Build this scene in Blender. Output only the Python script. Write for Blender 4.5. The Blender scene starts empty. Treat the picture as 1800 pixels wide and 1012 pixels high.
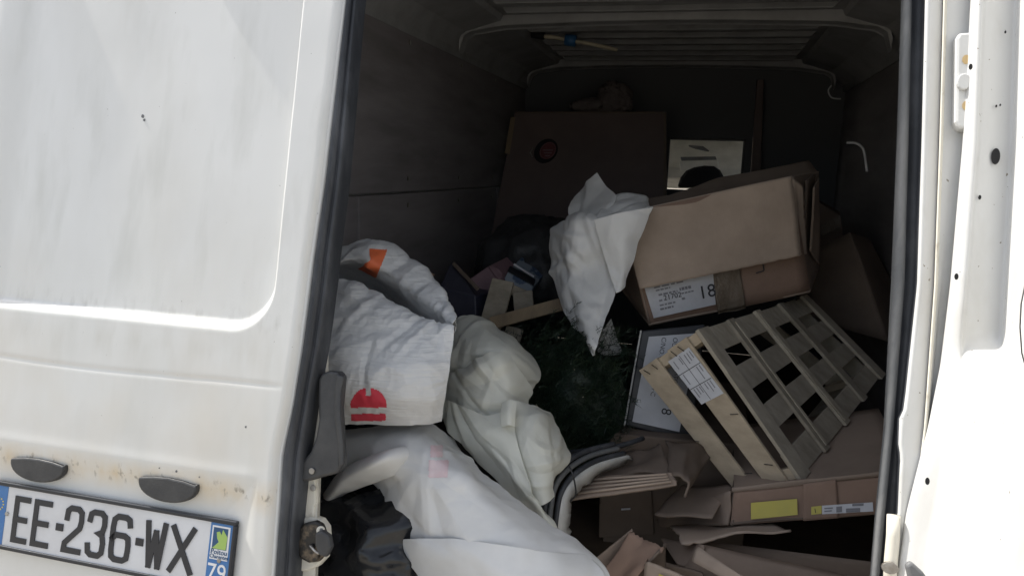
import bpy, bmesh, math, random
from mathutils import Vector as V, Matrix as M, noise as N
S = bpy.context.scene
col = S.collection
rad = math.radians
random.seed(7)

# ------------------------------------------------------------------ camera, sky, sun, exposure
EYE = V((0, 0, 1.5)); F = 1300.0
CR = M.Rotation(rad(14.23), 3, 'Z') @ M.Rotation(rad(90 - 9.23), 3, 'X') @ M.Rotation(rad(2.05), 3, 'Z')
cd = bpy.data.cameras.new('camera'); cam = bpy.data.objects.new('camera', cd); col.objects.link(cam)
cam.matrix_world = M.Translation(EYE) @ CR.to_4x4()
cd.sensor_width = 36; cd.lens = 36 * F / 1800; cd.clip_start = .02; cd.clip_end = 5000
S.camera = cam
SUN_EL, SUN_AZ = 52.0, 75.6            # azimuth measured from +Y (van front) towards -X
sd = V((-math.cos(rad(SUN_EL)) * math.sin(rad(SUN_AZ)), math.cos(rad(SUN_EL)) * math.cos(rad(SUN_AZ)), math.sin(rad(SUN_EL))))
w = bpy.data.worlds.new('World'); S.world = w; w.use_nodes = True
wn = w.node_tree
sky = wn.nodes.new('ShaderNodeTexSky'); sky.sky_type = 'NISHITA'; sky.sun_disc = False
sky.sun_elevation = rad(SUN_EL); sky.sun_rotation = rad(-SUN_AZ); sky.dust_density = 2.0
bg = wn.nodes['Background']; bg.inputs['Strength'].default_value = 0.13
hs = wn.nodes.new('ShaderNodeHueSaturation'); hs.inputs['Saturation'].default_value = .5   # pale hazy summer sky
wn.links.new(sky.outputs[0], hs.inputs['Color']); wn.links.new(hs.outputs[0], bg.inputs['Color'])
ld = bpy.data.lights.new('sun', 'SUN'); ld.energy = 4.2; ld.angle = rad(.6); ld.color = (1, .955, .88)
sun = bpy.data.objects.new('sun', ld); col.objects.link(sun)
sun.rotation_euler = (-sd).to_track_quat('-Z', 'Y').to_euler()
S.view_settings.view_transform = 'Standard'; S.view_settings.look = 'None'
S.view_settings.exposure = 0.8; S.view_settings.gamma = 1.0
S.render.engine = 'CYCLES'
S.cycles.max_bounces = 10; S.cycles.diffuse_bounces = 6; S.cycles.transparent_max_bounces = 8

# ------------------------------------------------------------------ measuring helpers (survey of the place)
def ray(x, y): return CR @ V(((x - 900) / F, -(y - 506) / F, -1))
def Y(x, y, yy): d = ray(x, y); return EYE + d * (yy / d.y)
LE = rad(13.0)
UP = V((0, math.sin(LE), math.cos(LE))); NO = V((0, -math.cos(LE), math.sin(LE))); P0 = V((0, 1.046, .85))
def D(u, v, h=0): return V((u, P0.y, P0.z)) + UP * v + NO * h          # rear-face frame of the van
def PL(x, y, h=0):                                                     # point on the rear face
    d = ray(x, y); return EYE + d * (((P0 + NO * h - EYE).dot(NO)) / d.dot(NO))
def UV(x, y, h=0): p = PL(x, y, h); return p.x, (p - P0 - NO * h).dot(UP)
def sst(a, b, x): t = min(1, max(0, (x - a) / (b - a))); return t * t * (3 - 2 * t)
def lerp_tab(tab, x):
    for (a, va), (b, vb) in zip(tab, tab[1:]):
        if x <= b or (b, vb) == tab[-1]: return va + (vb - va) * (x - a) / (b - a)

# ------------------------------------------------------------------ materials
def nd(t, typ, **k):
    n = t.nodes.new(typ)
    for a, b in k.items():
        if hasattr(n, a): setattr(n, a, b)
        else: n.inputs[a.replace('_', ' ')].default_value = b
    return n
def mat(name, c, rough=.6, c2=None, scale=6, stretch=(1, 1, 1), lo=.35, hi=.7, bump=0, bscale=60, bstretch=(1, 1, 1), metal=0, coat=0, detail=5, specks=None, spk=90, trans=0, spec=.5, bdist=.002, ridged=False, sheer=0):
    m = bpy.data.materials.new(name); m.use_nodes = True; t = m.node_tree; b = t.nodes['Principled BSDF']
    b.inputs['Base Color'].default_value = (*c, 1); b.inputs['Roughness'].default_value = rough; b.inputs['Metallic'].default_value = metal
    b.inputs['Coat Weight'].default_value = coat; b.inputs['Coat Roughness'].default_value = .12; b.inputs['Specular IOR Level'].default_value = spec
    tc = nd(t, 'ShaderNodeTexCoord')
    last = None
    def tex(sc, st, det=5, off=0):
        mp = nd(t, 'ShaderNodeMapping'); mp.inputs['Scale'].default_value = st; mp.inputs['Location'].default_value = (off, off * .7, off * 1.3)
        t.links.new(tc.outputs['Object'], mp.inputs['Vector'])
        n = nd(t, 'ShaderNodeTexNoise'); n.inputs['Scale'].default_value = sc; n.inputs['Detail'].default_value = det; n.inputs['Roughness'].default_value = .62
        t.links.new(mp.outputs[0], n.inputs['Vector']); return n
    if c2:
        n = tex(scale, stretch, detail); r = nd(t, 'ShaderNodeMapRange'); r.inputs[1].default_value = lo; r.inputs[2].default_value = hi
        t.links.new(n.outputs['Fac'], r.inputs[0])
        mx = nd(t, 'ShaderNodeMix', data_type='RGBA'); mx.inputs[6].default_value = (*c, 1); mx.inputs[7].default_value = (*c2, 1)
        t.links.new(r.outputs[0], mx.inputs[0]); last = mx.outputs[2]
    if specks:
        n = tex(spk, (1, 1, 1), 2, 3.3); r = nd(t, 'ShaderNodeMapRange'); r.inputs[1].default_value = specks[1]; r.inputs[2].default_value = specks[1] + .02
        t.links.new(n.outputs['Fac'], r.inputs[0])
        mx = nd(t, 'ShaderNodeMix', data_type='RGBA'); mx.inputs[6].default_value = (*c, 1); mx.inputs[7].default_value = (*specks[0], 1)
        if last: t.links.new(last, mx.inputs[6])
        t.links.new(r.outputs[0], mx.inputs[0]); last = mx.outputs[2]
    if last: t.links.new(last, b.inputs['Base Color'])
    if bump:
        n = tex(bscale, bstretch, 4, 1.7)
        if ridged: n.noise_type = 'RIDGED_MULTIFRACTAL'; n.inputs['Detail'].default_value = 3; n.inputs['Roughness'].default_value = .45; n.normalize = True
        bp = nd(t, 'ShaderNodeBump'); bp.inputs['Strength'].default_value = bump; bp.inputs['Distance'].default_value = bdist
        t.links.new(n.outputs['Fac'], bp.inputs['Height']); t.links.new(bp.outputs[0], b.inputs['Normal'])
    if trans:
        tr = nd(t, 'ShaderNodeBsdfTranslucent'); ms = nd(t, 'ShaderNodeMixShader'); ms.inputs[0].default_value = trans
        tr.inputs['Color'].default_value = (*c, 1)
        if last: t.links.new(last, tr.inputs['Color'])
        o = t.nodes['Material Output']; t.links.new(b.outputs[0], ms.inputs[1]); t.links.new(tr.outputs[0], ms.inputs[2]); t.links.new(ms.outputs[0], o.inputs['Surface'])
        if sheer:
            tp_ = nd(t, 'ShaderNodeBsdfTransparent'); m3 = nd(t, 'ShaderNodeMixShader'); m3.inputs[0].default_value = sheer
            t.links.new(ms.outputs[0], m3.inputs[1]); t.links.new(tp_.outputs[0], m3.inputs[2]); t.links.new(m3.outputs[0], o.inputs['Surface'])
    return m
MT = {}
MT['paint'] = mat('white_paint', (.76, .76, .74), .34, (.60, .59, .55), 3.2, (1, 1, .45), .44, .8, .12, 30, coat=.5, specks=((.25, .22, .18), .745), spk=150)
MT['paint2'] = mat('white_paint_clean', (.76, .76, .73), .38, (.62, .60, .55), 9, (1, 1, .4), .5, .8, .1, 40, coat=.3, specks=((.22, .19, .15), .745), spk=120)
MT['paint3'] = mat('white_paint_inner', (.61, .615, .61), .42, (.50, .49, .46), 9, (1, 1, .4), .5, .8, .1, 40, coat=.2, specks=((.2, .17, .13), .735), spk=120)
MT['inner'] = mat('grey_inner_paint', (.36, .365, .37), .5, (.24, .24, .24), 8, (1, 1, 1), .4, .75, .2, 60)
MT['rubber'] = mat('rubber_seal', (.028, .031, .037), .55, (.08, .085, .095), 20, (1, 1, .3), .45, .75, .3, 120)
MT['rubber2'] = mat('worn_rubber', (.11, .115, .12), .6, (.2, .2, .2), 30, (1, 1, .2), .45, .75, .3, 150)
MT['bplast'] = mat('black_plastic', (.03, .031, .034), .45, (.06, .06, .06), 20, bump=.25, bscale=250)
MT['hole'] = mat('hole_dark', (.01, .01, .012), .8)
MT['steel'] = mat('zinc_steel', (.45, .44, .42), .4, (.2, .17, .14), 30, metal=.8, bump=.2, bscale=90)
MT['grease'] = mat('greasy_steel', (.03, .028, .026), .35, (.22, .17, .12), 50, lo=.5, hi=.75, metal=.4, bump=.5, bscale=90)
MT['creamp'] = mat('cream_paint', (.66, .63, .55), .45, (.3, .25, .18), 22, lo=.55, hi=.8, bump=.2, bscale=60)
MT['ply'] = mat('plywood', (.28, .262, .27), .75, (.18, .167, .172), 5, (1, .35, 2.2), bump=.25, bscale=40, bstretch=(1, .2, 3))
MT['board'] = mat('brown_board', (.17, .125, .115), .6, (.125, .092, .085), 3, bump=.1, bscale=120)
MT['floorwood'] = mat('floor_wood', (.12, .085, .055), .8, (.05, .035, .025), 4, bump=.2)
def cardm(name, c, k=.72, st=(1, 1, 1)): return mat(name, c, .82, tuple(x * k for x in c), 5, st, .38, .72, .25, 160, (1, 1, .25), spec=.25)
MT['card'] = cardm('cardboard', (.31, .24, .19))
MT['cardp'] = cardm('cardboard_pale', (.46, .365, .29))
MT['cardd'] = cardm('cardboard_dark', (.19, .148, .118))
MT['cardr'] = cardm('cardboard_red', (.30, .205, .155))
MT['tape'] = mat('packing_tape', (.13, .10, .07), .18, (.22, .18, .14), 30, (1, 1, .3), bump=.9, bscale=70, bdist=.004, coat=.4)
MT['paper'] = mat('paper_label', (.62, .63, .66), .7, (.5, .5, .52), 10)
MT['ink'] = mat('black_ink', (.03, .03, .035), .6)
MT['inkg'] = mat('grey_ink', (.22, .22, .24), .6)
MT['yellow'] = mat('yellow_label', (.58, .5, .10), .6, (.5, .44, .12), 12)
MT['bcard'] = mat('black_printed_card', (.016, .017, .022), .4, (.05, .05, .055), 16, lo=.55, hi=.85, bump=.1)
MT['wood'] = mat('pale_poplar', (.52, .43, .315), .75, (.38, .31, .225), 6, (1.5, 5, 5), bump=.35, bscale=40, bstretch=(1, 6, 6), spec=.25)
MT['woodg'] = mat('grey_poplar', (.40, .355, .285), .8, (.27, .24, .19), 7, (2, 5, 3), bump=.35, bscale=40, bstretch=(2, 6, 3), spec=.2)
MT['woodg1'] = mat('grey_poplar_light', (.46, .41, .325), .8, (.32, .28, .215), 11, (2, 6, 3), bump=.45, bscale=50, bstretch=(2, 8, 3), spec=.2)
MT['woodg2'] = mat('grey_poplar_dark', (.34, .30, .24), .8, (.22, .195, .15), 9, (2, 5, 3), bump=.45, bscale=50, bstretch=(2, 7, 3), spec=.2)
MT['lath'] = mat('lath_wood', (.30, .225, .14), .8, (.2, .15, .1), 9, (3, 3, 1), bump=.3)
MT['plate'] = mat('plate_white', (.72, .73, .75), .3, (.62, .62, .63), 8, coat=.2)
MT['pblue'] = mat('plate_blue', (.035, .16, .43), .3, (.06, .2, .45), 20, coat=.2)
MT['pgreen'] = mat('logo_green', (.38, .55, .14), .4); MT['pwhite'] = mat('logo_white', (.8, .8, .8), .4)
MT['pblack'] = mat('plate_black', (.022, .024, .03), .35)
MT['pnavy'] = mat('logo_navy', (.03, .09, .2), .4)
MT['yellowstar'] = mat('star_yellow', (.7, .55, .08), .4)
MT['bag'] = mat('black_bin_bag', (.012, .013, .015), .22, (.03, .031, .034), 9, bump=1, bscale=9, bdist=.03, ridged=True)
MT['bag2'] = mat('dull_black_bag', (.018, .019, .021), .5, (.03, .031, .033), 9, bump=.6, bscale=18, bdist=.01)
MT['sheetC'] = mat('milky_film', (.82, .82, .75), .38, (.75, .75, .68), 7, bump=.35, bscale=15, bdist=.004, ridged=True, trans=.25, sheer=.16)
MT['sheetD'] = mat('paper_film', (.88, .88, .87), .45, (.78, .78, .76), 8, (1, 1, .5), bump=.4, bscale=17, bdist=.005, ridged=True, trans=.2, sheer=.08)
MT['sheetB'] = mat('white_fleece', (.74, .74, .73), .55, (.66, .66, .65), 6, bump=.7, bscale=13, bdist=.012, ridged=True, trans=.15)
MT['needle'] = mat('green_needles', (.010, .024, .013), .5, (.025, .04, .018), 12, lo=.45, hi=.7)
MT['pink'] = mat('pink_card', (.22, .135, .15), .6, (.16, .10, .115), 9); MT['dblue'] = mat('navy_card', (.025, .027, .045), .55, (.05, .05, .07), 12)
MT['pack'] = mat('blue_white_pack', (.22, .255, .29), .5, (.04, .07, .13), 26, (1, 1, 1), .5, .56)
MT['redst'] = mat('red_sticker', (.16, .035, .04), .4, (.11, .025, .03), 20); MT['liner'] = mat('headliner', (.66, .65, .60), .8, (.5, .49, .45), 9)
MT['seat'] = mat('dark_seat', (.018, .018, .02), .9, bump=.3)
MT['glass'] = bpy.data.materials.new('cab_glass'); MT['glass'].use_nodes = True
_g = MT['glass'].node_tree.nodes['Principled BSDF']; _g.inputs['Transmission Weight'].default_value = 1; _g.inputs['Roughness'].default_value = 0; _g.inputs['IOR'].default_value = 1.02
MT['bluetape'] = mat('blue_tape', (.03, .13, .3), .5); MT['cream'] = mat('cream_cable', (.5, .45, .33), .6)
MT['crump'] = mat('crumpled_brown_paper', (.17, .145, .14), .8, (.10, .085, .08), 14, bump=.6, bscale=30, bdist=.01)
MT['foam'] = mat('white_foam', (.58, .58, .56), .7, (.4, .4, .39), 14, bump=.5, bscale=60)
MT['greyp'] = mat('grey_plastic', (.16, .165, .17), .5, (.1, .1, .1), 12)
MT['lampred'] = mat('red_lens', (.35, .02, .02), .15, coat=.5); MT['tyre'] = mat('tyre_rubber', (.03, .03, .03), .8)
MT['ground'] = mat('asphalt', (.32, .285, .23), .9, (.24, .215, .175), 2.5, bump=.5, bscale=80, bdist=.01)
# white woven sack: white cloth with an orange patch and a red roundel printed on it, ribbed weave
def sackmat():
    m = mat('woven_sack', (.73, .735, .735), .5, (.66, .665, .665), 7, bump=.8, bscale=38, bstretch=(.35, .35, 5.5), bdist=.004, trans=.12); return m
MT['sheetA'] = sackmat()
MT['orange'] = mat('orange_print', (.78, .17, .06), .55, (.7, .14, .05), 20); MT['redp'] = mat('red_print', (.62, .04, .07), .55, (.55, .06, .09), 12)
MT['redfade'] = mat('faded_red_print', (.68, .50, .51), .6, (.71, .62, .63), 18)

# ------------------------------------------------------------------ mesh helpers
def link(name, verts, faces, m, parent=None, smooth=False, bevel=0, solid=0):
    me = bpy.data.meshes.new(name); me.from_pydata([tuple(v) for v in verts], [], faces); me.update()
    o = bpy.data.objects.new(name, me); col.objects.link(o)
    if m: me.materials.append(MT[m] if isinstance(m, str) else m)
    if parent: o.parent = parent
    if smooth:
        for p in me.polygons: p.use_smooth = True
    if solid:
        s = o.modifiers.new('s', 'SOLIDIFY'); s.thickness = solid; s.offset = 0
    if bevel:
        b = o.modifiers.new('b', 'BEVEL'); b.width = bevel; b.segments = 2; b.limit_method = 'ANGLE'; b.angle_limit = rad(40)
    return o
def thing(name, label, cat, group=None):
    o = bpy.data.objects.new(name, None); col.objects.link(o); o.empty_display_size = .1
    return tag(o, label, cat, group)
def tag(o, label, cat, group=None, kind=None):
    o['label'] = label; o['category'] = cat
    if group: o['group'] = group
    if kind: o['kind'] = kind
    return o
def base(o, p):   # move an Empty to the thing's base, keeping its parts where they are
    o.location = p
    for c in o.children: c.matrix_parent_inverse = M.Translation(-V(p))
HF = [(0, 3, 2, 1), (4, 5, 6, 7), (0, 1, 5, 4), (1, 2, 6, 5), (2, 3, 7, 6), (3, 0, 4, 7)]
def hexa(name, c, m, parent=None, bevel=.002):   # c: 8 corners, lower ring then upper ring (ccw from the top)
    o = link(name, c, HF, m, parent, bevel=bevel); fixn(o); return o
def fixn(o):
    b = bmesh.new(); b.from_mesh(o.data); bmesh.ops.recalc_face_normals(b, faces=b.faces); b.to_mesh(o.data); b.free()
def box(name, a, b, m, parent=None, bevel=.002):
    (x0, y0, z0), (x1, y1, z1) = a, b
    return hexa(name, [(x0, y0, z0), (x1, y0, z0), (x1, y1, z0), (x0, y1, z0), (x0, y0, z1), (x1, y0, z1), (x1, y1, z1), (x0, y1, z1)], m, parent, bevel)
def slab(name, q, th, m, parent=None, bevel=.001, off=0):   # quad q (4 points), thickness th laid on the side of its normal
    q = [V(p) for p in q]; n = (q[1] - q[0]).cross(q[3] - q[0]).normalized()
    lo = [p + n * off for p in q]; hi = [p + n * (off + th) for p in q]
    return hexa(name, lo + hi, m, parent, bevel)
def bil(q, s, t): return q[0] * ((1 - s) * (1 - t)) + q[1] * (s * (1 - t)) + q[2] * (s * t) + q[3] * ((1 - s) * t)
def card(name, q, m, parent=None, nx=14, ny=10, th=.005, warp=.004, torn='', seed=0, bow=0, tear=.012):
    """cardboard panel: q = bottom-left, bottom-right, top-right, top-left; warped, with torn (ragged) sides l r b t"""
    q = [V(p) for p in q]; n = (q[1] - q[0]).cross(q[3] - q[0]).normalized(); vs = []; L = (q[1] - q[0]).length; H = (q[3] - q[0]).length
    for j in range(ny + 1):
        for i in range(nx + 1):
            s, t = i / nx, j / ny
            jag = lambda k: max(0, N.noise(V((k * 9.1 + seed, seed * 1.7, 0)))) * tear + random.random() * tear * .25
            if 'l' in torn and i == 0: s += jag(t * 3) / L
            if 'r' in torn and i == nx: s -= jag(t * 3 + 5) / L
            if 'b' in torn and j == 0: t += jag(s * 3 + 9) / H
            if 't' in torn and j == ny: t -= jag(s * 3 + 13) / H
            p = bil(q, s, t); d = N.noise(V((s * 2.3 + seed, t * 2.1 - seed, seed * .37))) * warp + bow * (1 - (2 * s - 1) ** 2)
            vs.append(p + n * d)
    fs = [(j * (nx + 1) + i, j * (nx + 1) + i + 1, (j + 1) * (nx + 1) + i + 1, (j + 1) * (nx + 1) + i) for j in range(ny) for i in range(nx)]
    o = link(name, vs, fs, m, parent, smooth=True)
    s = o.modifiers.new('s', 'SOLIDIFY'); s.thickness = th; s.offset = -1
    return o
def cr(p, t):   # Catmull-Rom through list p at parameter t in 0..1
    n = len(p) - 1; x = min(t * n, n - 1e-6); i = int(x); f = x - i
    a, b, c, d = p[max(i - 1, 0)], p[i], p[i + 1], p[min(i + 2, n)]
    return .5 * ((2 * b) + (c - a) * f + (2 * a - 5 * b + 4 * c - d) * f * f + (3 * b - a - 3 * c + d) * f ** 3)
def sheet(name, rows, m, parent=None, nu=60, nv=80, big=.012, fine=.004, fs=14, seed=0, th=.0016, pts=None, edge=1, ani=(1, 1), rad_=None, crk=None):
    """draped sheet: rows of (px, py, depth) survey points, splined both ways, then crumpled"""
    R = [[Y(*c) if len(c) == 3 and not isinstance(c, V) else c for c in r] for r in rows]
    g = []
    for j in range(nv + 1):
        t = j / nv; g.append([])
        for i in range(nu + 1):
            g[j].append(cr([cr(r, i / nu) for r in R], t))
    out = []; CK = []
    if crk:      # straight sharp fold lines: (count, height, half width, length)
        rk = random.Random(int(seed * 100))
        for _ in range(crk[0]):
            c0 = g[rk.randrange(nv + 1)][rk.randrange(nu + 1)]; th_ = rk.uniform(0, math.pi)
            CK.append((c0, V((math.cos(th_), rk.uniform(-.3, .3), math.sin(th_))), V((-math.sin(th_), 0, math.cos(th_))), rk.choice((1, 1, -1)) * crk[1] * rk.uniform(.4, 1), crk[2] * rk.uniform(.5, 1.4), crk[3] * rk.uniform(.5, 1.5)))
    for j in range(nv + 1):
        for i in range(nu + 1):
            p = g[j][i]; a = g[j][min(i + 1, nu)] - g[j][max(i - 1, 0)]; b = g[min(j + 1, nv)][i] - g[max(j - 1, 0)][i]
            n = a.cross(b)
            n = n.normalized() if n.length > 1e-9 else V((0, -1, 0))
            if n.dot(EYE - p) < 0: n = -n
            q = V((p.x * ani[0], p.y, p.z * ani[1])); q += V((N.noise(q * 4 + V((seed, 9, 0))), N.noise(q * 4 + V((0, seed, 5))), N.noise(q * 4 + V((2, 0, seed))))) * .06
            k = .55 - 2.2 * abs(N.noise(q * fs + V((seed, 0, 0)))); k2 = .55 - 2.2 * abs(N.noise(q * fs * 2.1 + V((0, seed, 3))))
            d = N.noise(q * 5 + V((seed, seed, 0))) * big + k * fine + k2 * fine * .42 + (.55 - 2.2 * abs(N.noise(q * fs * 4.4 + V((5, 0, seed))))) * fine * .16
            for c0, na, ta, hh_, wd_, L_ in CK:
                x_ = abs((p - c0).dot(na))
                if x_ < wd_:
                    t_ = (p - c0).dot(ta) / L_
                    if abs(t_) < 1: d += hh_ * (1 - x_ / wd_) * (1 - t_ * t_)
            if rad_:
                for cc, amp, fr in rad_:
                    r_ = p - cc; an = math.atan2(r_.z, r_.x) * fr + 1.2 * N.noise(q * 6 + V((fr, 0, 0))); tri = abs(((an / 3.14159) % 2) - 1) * 2 - 1
                    d += amp * tri * sst(.01, .09, math.hypot(r_.x, r_.z)) * (1 - .8 * sst(.12, .26, math.hypot(r_.x, r_.z)))
            out.append(p + n * d)
    f = [(j * (nu + 1) + i, j * (nu + 1) + i + 1, (j + 1) * (nu + 1) + i + 1, (j + 1) * (nu + 1) + i) for j in range(nv) for i in range(nu)]
    o = link(name, out, f, m, parent, smooth=True, solid=th)
    return o, out, nu, nv
def patch(name, o_pts, nu, nv, test, m, parent, off=.0016):
    """flat print lying on a sheet: the sheet's own cells whose (s,t) pass the test, lifted off by a hair"""
    vs = []; fs = []; idx = {}
    def vid(i, j):
        if (i, j) not in idx:
            p = o_pts[j * (nu + 1) + i]; a = o_pts[j * (nu + 1) + min(i + 1, nu)] - o_pts[j * (nu + 1) + max(i - 1, 0)]; b = o_pts[min(j + 1, nv) * (nu + 1) + i] - o_pts[max(j - 1, 0) * (nu + 1) + i]
            n = a.cross(b).normalized()
            if n.dot(EYE - p) < 0: n = -n
            idx[(i, j)] = len(vs); vs.append(p + n * off)
        return idx[(i, j)]
    for j in range(nv):
        for i in range(nu):
            if test((i + .5) / nu, (j + .5) / nv, o_pts[j * (nu + 1) + i]): fs.append((vid(i, j), vid(i + 1, j), vid(i + 1, j + 1), vid(i, j + 1)))
    return link(name, vs, fs, m, parent, smooth=True)
def pix(p):
    q = CR.transposed() @ (p - EYE); return 900 + F * q.x / -q.z, 506 - F * q.y / -q.z
def tube(name, pts, r, m, parent=None, seg=10, smooth_n=0, flat=1, closed_ends=True):
    pts = [V(p) for p in pts]
    if smooth_n: pts = [cr(pts, i / smooth_n) for i in range(smooth_n + 1)]
    vs = []; n = len(pts)
    for i, p in enumerate(pts):
        d = (pts[min(i + 1, n - 1)] - pts[max(i - 1, 0)]).normalized()
        a = d.cross(V((0, -1, .2))).normalized(); b = d.cross(a)
        rr = r[i * len(r) // n] if isinstance(r, (list, tuple)) else r
        for k in range(seg):
            an = 2 * math.pi * k / seg; vs.append(p + a * (rr * math.cos(an)) + b * (rr * flat * math.sin(an)))
    fs = [(i * seg + k, i * seg + (k + 1) % seg, (i + 1) * seg + (k + 1) % seg, (i + 1) * seg + k) for i in range(n - 1) for k in range(seg)]
    if closed_ends: fs += [tuple(range(seg))[::-1], tuple((n - 1) * seg + k for k in range(seg))]
    o = link(name, vs, fs, m, parent, smooth=True); fixn(o); return o
def disc(name, c, ax, ay, rx, ry, th, m, parent=None, n=28, a0=0, a1=2 * math.pi, bevel=.0008):
    ax, ay = V(ax).normalized(), V(ay).normalized(); nn = ax.cross(ay).normalized()
    full = abs(a1 - a0 - 2 * math.pi) < 1e-6
    ring = [V(c) + ax * (rx * math.cos(a0 + (a1 - a0) * k / (n if full else n - 1))) + ay * (ry * math.sin(a0 + (a1 - a0) * k / (n if full else n - 1))) for k in range(n)]
    return prism(name, ring, nn * th, m, parent, bevel)
def prism(name, ring, ext, m, parent=None, bevel=.001):
    n = len(ring); vs = [V(p) for p in ring] + [V(p) + ext for p in ring]
    fs = [tuple(range(n))[::-1], tuple(range(n, 2 * n))] + [(k, (k + 1) % n, n + (k + 1) % n, n + k) for k in range(n)]
    o = link(name, vs, fs, m, parent, bevel=bevel); fixn(o); return o
def text(name, s, size, org, ax, ay, m, parent=None, ext=.0004, align='LEFT', sx=1):
    cu = bpy.data.curves.new(name, 'FONT'); cu.body = s; cu.size = size; cu.extrude = ext; cu.align_x = align; cu.resolution_u = 3
    t = bpy.data.objects.new(name, cu); col.objects.link(t)
    dg = bpy.context.evaluated_depsgraph_get(); me = bpy.data.meshes.new_from_object(t.evaluated_get(dg))
    bpy.data.objects.remove(t); bpy.data.curves.remove(cu)
    ax, ay = V(ax).normalized(), V(ay).normalized(); nz = ax.cross(ay).normalized(); ay = nz.cross(ax)
    for v in me.vertices: c = v.co; v.co = V(org) + ax * (c.x * sx) + ay * c.y + nz * (c.z + ext)
    me.materials.clear(); me.materials.append(MT[m]); me.name = name
    o = bpy.data.objects.new(name, me); col.objects.link(o)
    if parent: o.parent = parent
    return o
def loft(name, cols, m, parent=None, smooth=True, solid=0, bevel=0):
    """cols: list of columns, each a list of world points (same count)"""
    nc, nr = len(cols), len(cols[0]); vs = [p for c in cols for p in c]
    fs = [(i * nr + j, (i + 1) * nr + j, (i + 1) * nr + j + 1, i * nr + j + 1) for i in range(nc - 1) for j in range(nr - 1)]
    return link(name, vs, fs, m, parent, smooth=smooth, solid=solid, bevel=bevel)

# ------------------------------------------------------------------ ground
g = link('ground', [(-400, -400, 0), (400, -400, 0), (400, 400, 0), (-400, 400, 0)], [(0, 1, 2, 3)], 'ground'); g['kind'] = 'structure'

# ------------------------------------------------------------------ the van
van = thing('cargo_van', 'dirty white cargo van with one rear door open and cargo piled inside', 'van')
FL, RZ, XL, XR, BK = .55, 2.07, -1.0, .64, 4.08
WT = 1.955

# --- closed left rear door: pressed steel skin as a relief surface
def uvp(x, y): return UV(x, y)
rRu, _ = uvp(505, 240); _, rBv = uvp(250, 566); rLu = uvp(30, 200)[0]
tilt = (uvp(530, 0)[0] - uvp(482, 480)[0]) / (uvp(530, 0)[1] - uvp(482, 480)[1])
_, crv = uvp(240, 653); _, lov = uvp(220, 815)
SL = [(-150, 627), (0, 607), (300, 572), (490, 545), (600, 531), (700, 516), (800, 495), (900, 489), (1012, 481), (1250, 466)]
SR = [(-150, 648), (0, 629), (300, 603), (490, 580), (600, 566), (700, 548), (800, 533), (900, 523), (1012, 516), (1250, 502)]
ET = sorted([tuple(reversed(UV(x, y, -.012))) for y, x in SL]); ER = sorted([tuple(reversed(UV(x, y, -.02))) for y, x in SR])
def tab(T, v):
    if v <= T[0][0]: return T[0][1]
    for (a, ua), (b, ub) in zip(T, T[1:]):
        if v <= b: return ua + (ub - ua) * sst(a, b, v) * .4 + (ub - ua) * (v - a) / (b - a) * .6
    return T[-1][1]
def edge_u(v): return tab(ET, v)
EU = -.66
def relief(u, v, EU=None):
    h = 0
    if EU is None: EU = edge_u(v)
    # tall recessed panel with rounded lower corner
    ru = uvp_r0 + tilt * (v - rBv)
    cx, cy, r = ru - .085, rBv + .085, .085
    dx, dy = u - cx, cy - v
    if dx > 0 and dy > 0: s = math.hypot(dx, dy) - r
    else: s = max(dx, dy) - r
    wd = .008 + .014 * sst(-.02, .08, dy)
    h -= .016 * (1 - sst(-wd, .001, s))
    sl = (rLu - .0) - u                                       # soft left shoulder
    h += .015 * sst(-.015, .075, sl) * (1 - sst(-.03, .0, s))
    h -= .0012 * math.exp(-((v - crv - .004 * math.sin(u * 7)) / .0035) ** 2) * sst(EU, EU - .06, u)
    # recess for the plate
    d = max(v - lov, (u - (EU - .045)) * 1.0)
    h -= .013 * (1 - sst(-.06, .012, d))
    h += .0008 * math.exp(-((v - lov - .012) / .012) ** 2) * sst(EU - .02, EU - .07, u)
    h += N.noise(V((u * 4, v * 4, 0))) * .0012 + N.noise(V((u * 11, v * 9, 4))) * .0004
    e = sst(EU - .02, EU, u); h -= .012 * e * e               # edge rolls inwards
    return h
uvp_r0 = uvp(482, 480)[0] - tilt * (uvp(482, 480)[1] - rBv) + .004
rd = None
nu, nv = 340, 420; u0, v0, v1 = -1.47, -.42, 1.16
vs = []
for j in range(nv + 1):
    v = v0 + (v1 - v0) * j / nv; eu = edge_u(v)
    for i in range(nu + 1):
        s = i / nu; u = u0 + (eu - u0) * (s if s < .0 else 1 - (1 - s) ** 1.25)
        vs.append(D(u, v, relief(u, v, eu)))
fs = [(j * (nu + 1) + i, j * (nu + 1) + i + 1, (j + 1) * (nu + 1) + i + 1, (j + 1) * (nu + 1) + i) for j in range(nv) for i in range(nu)]
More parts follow.
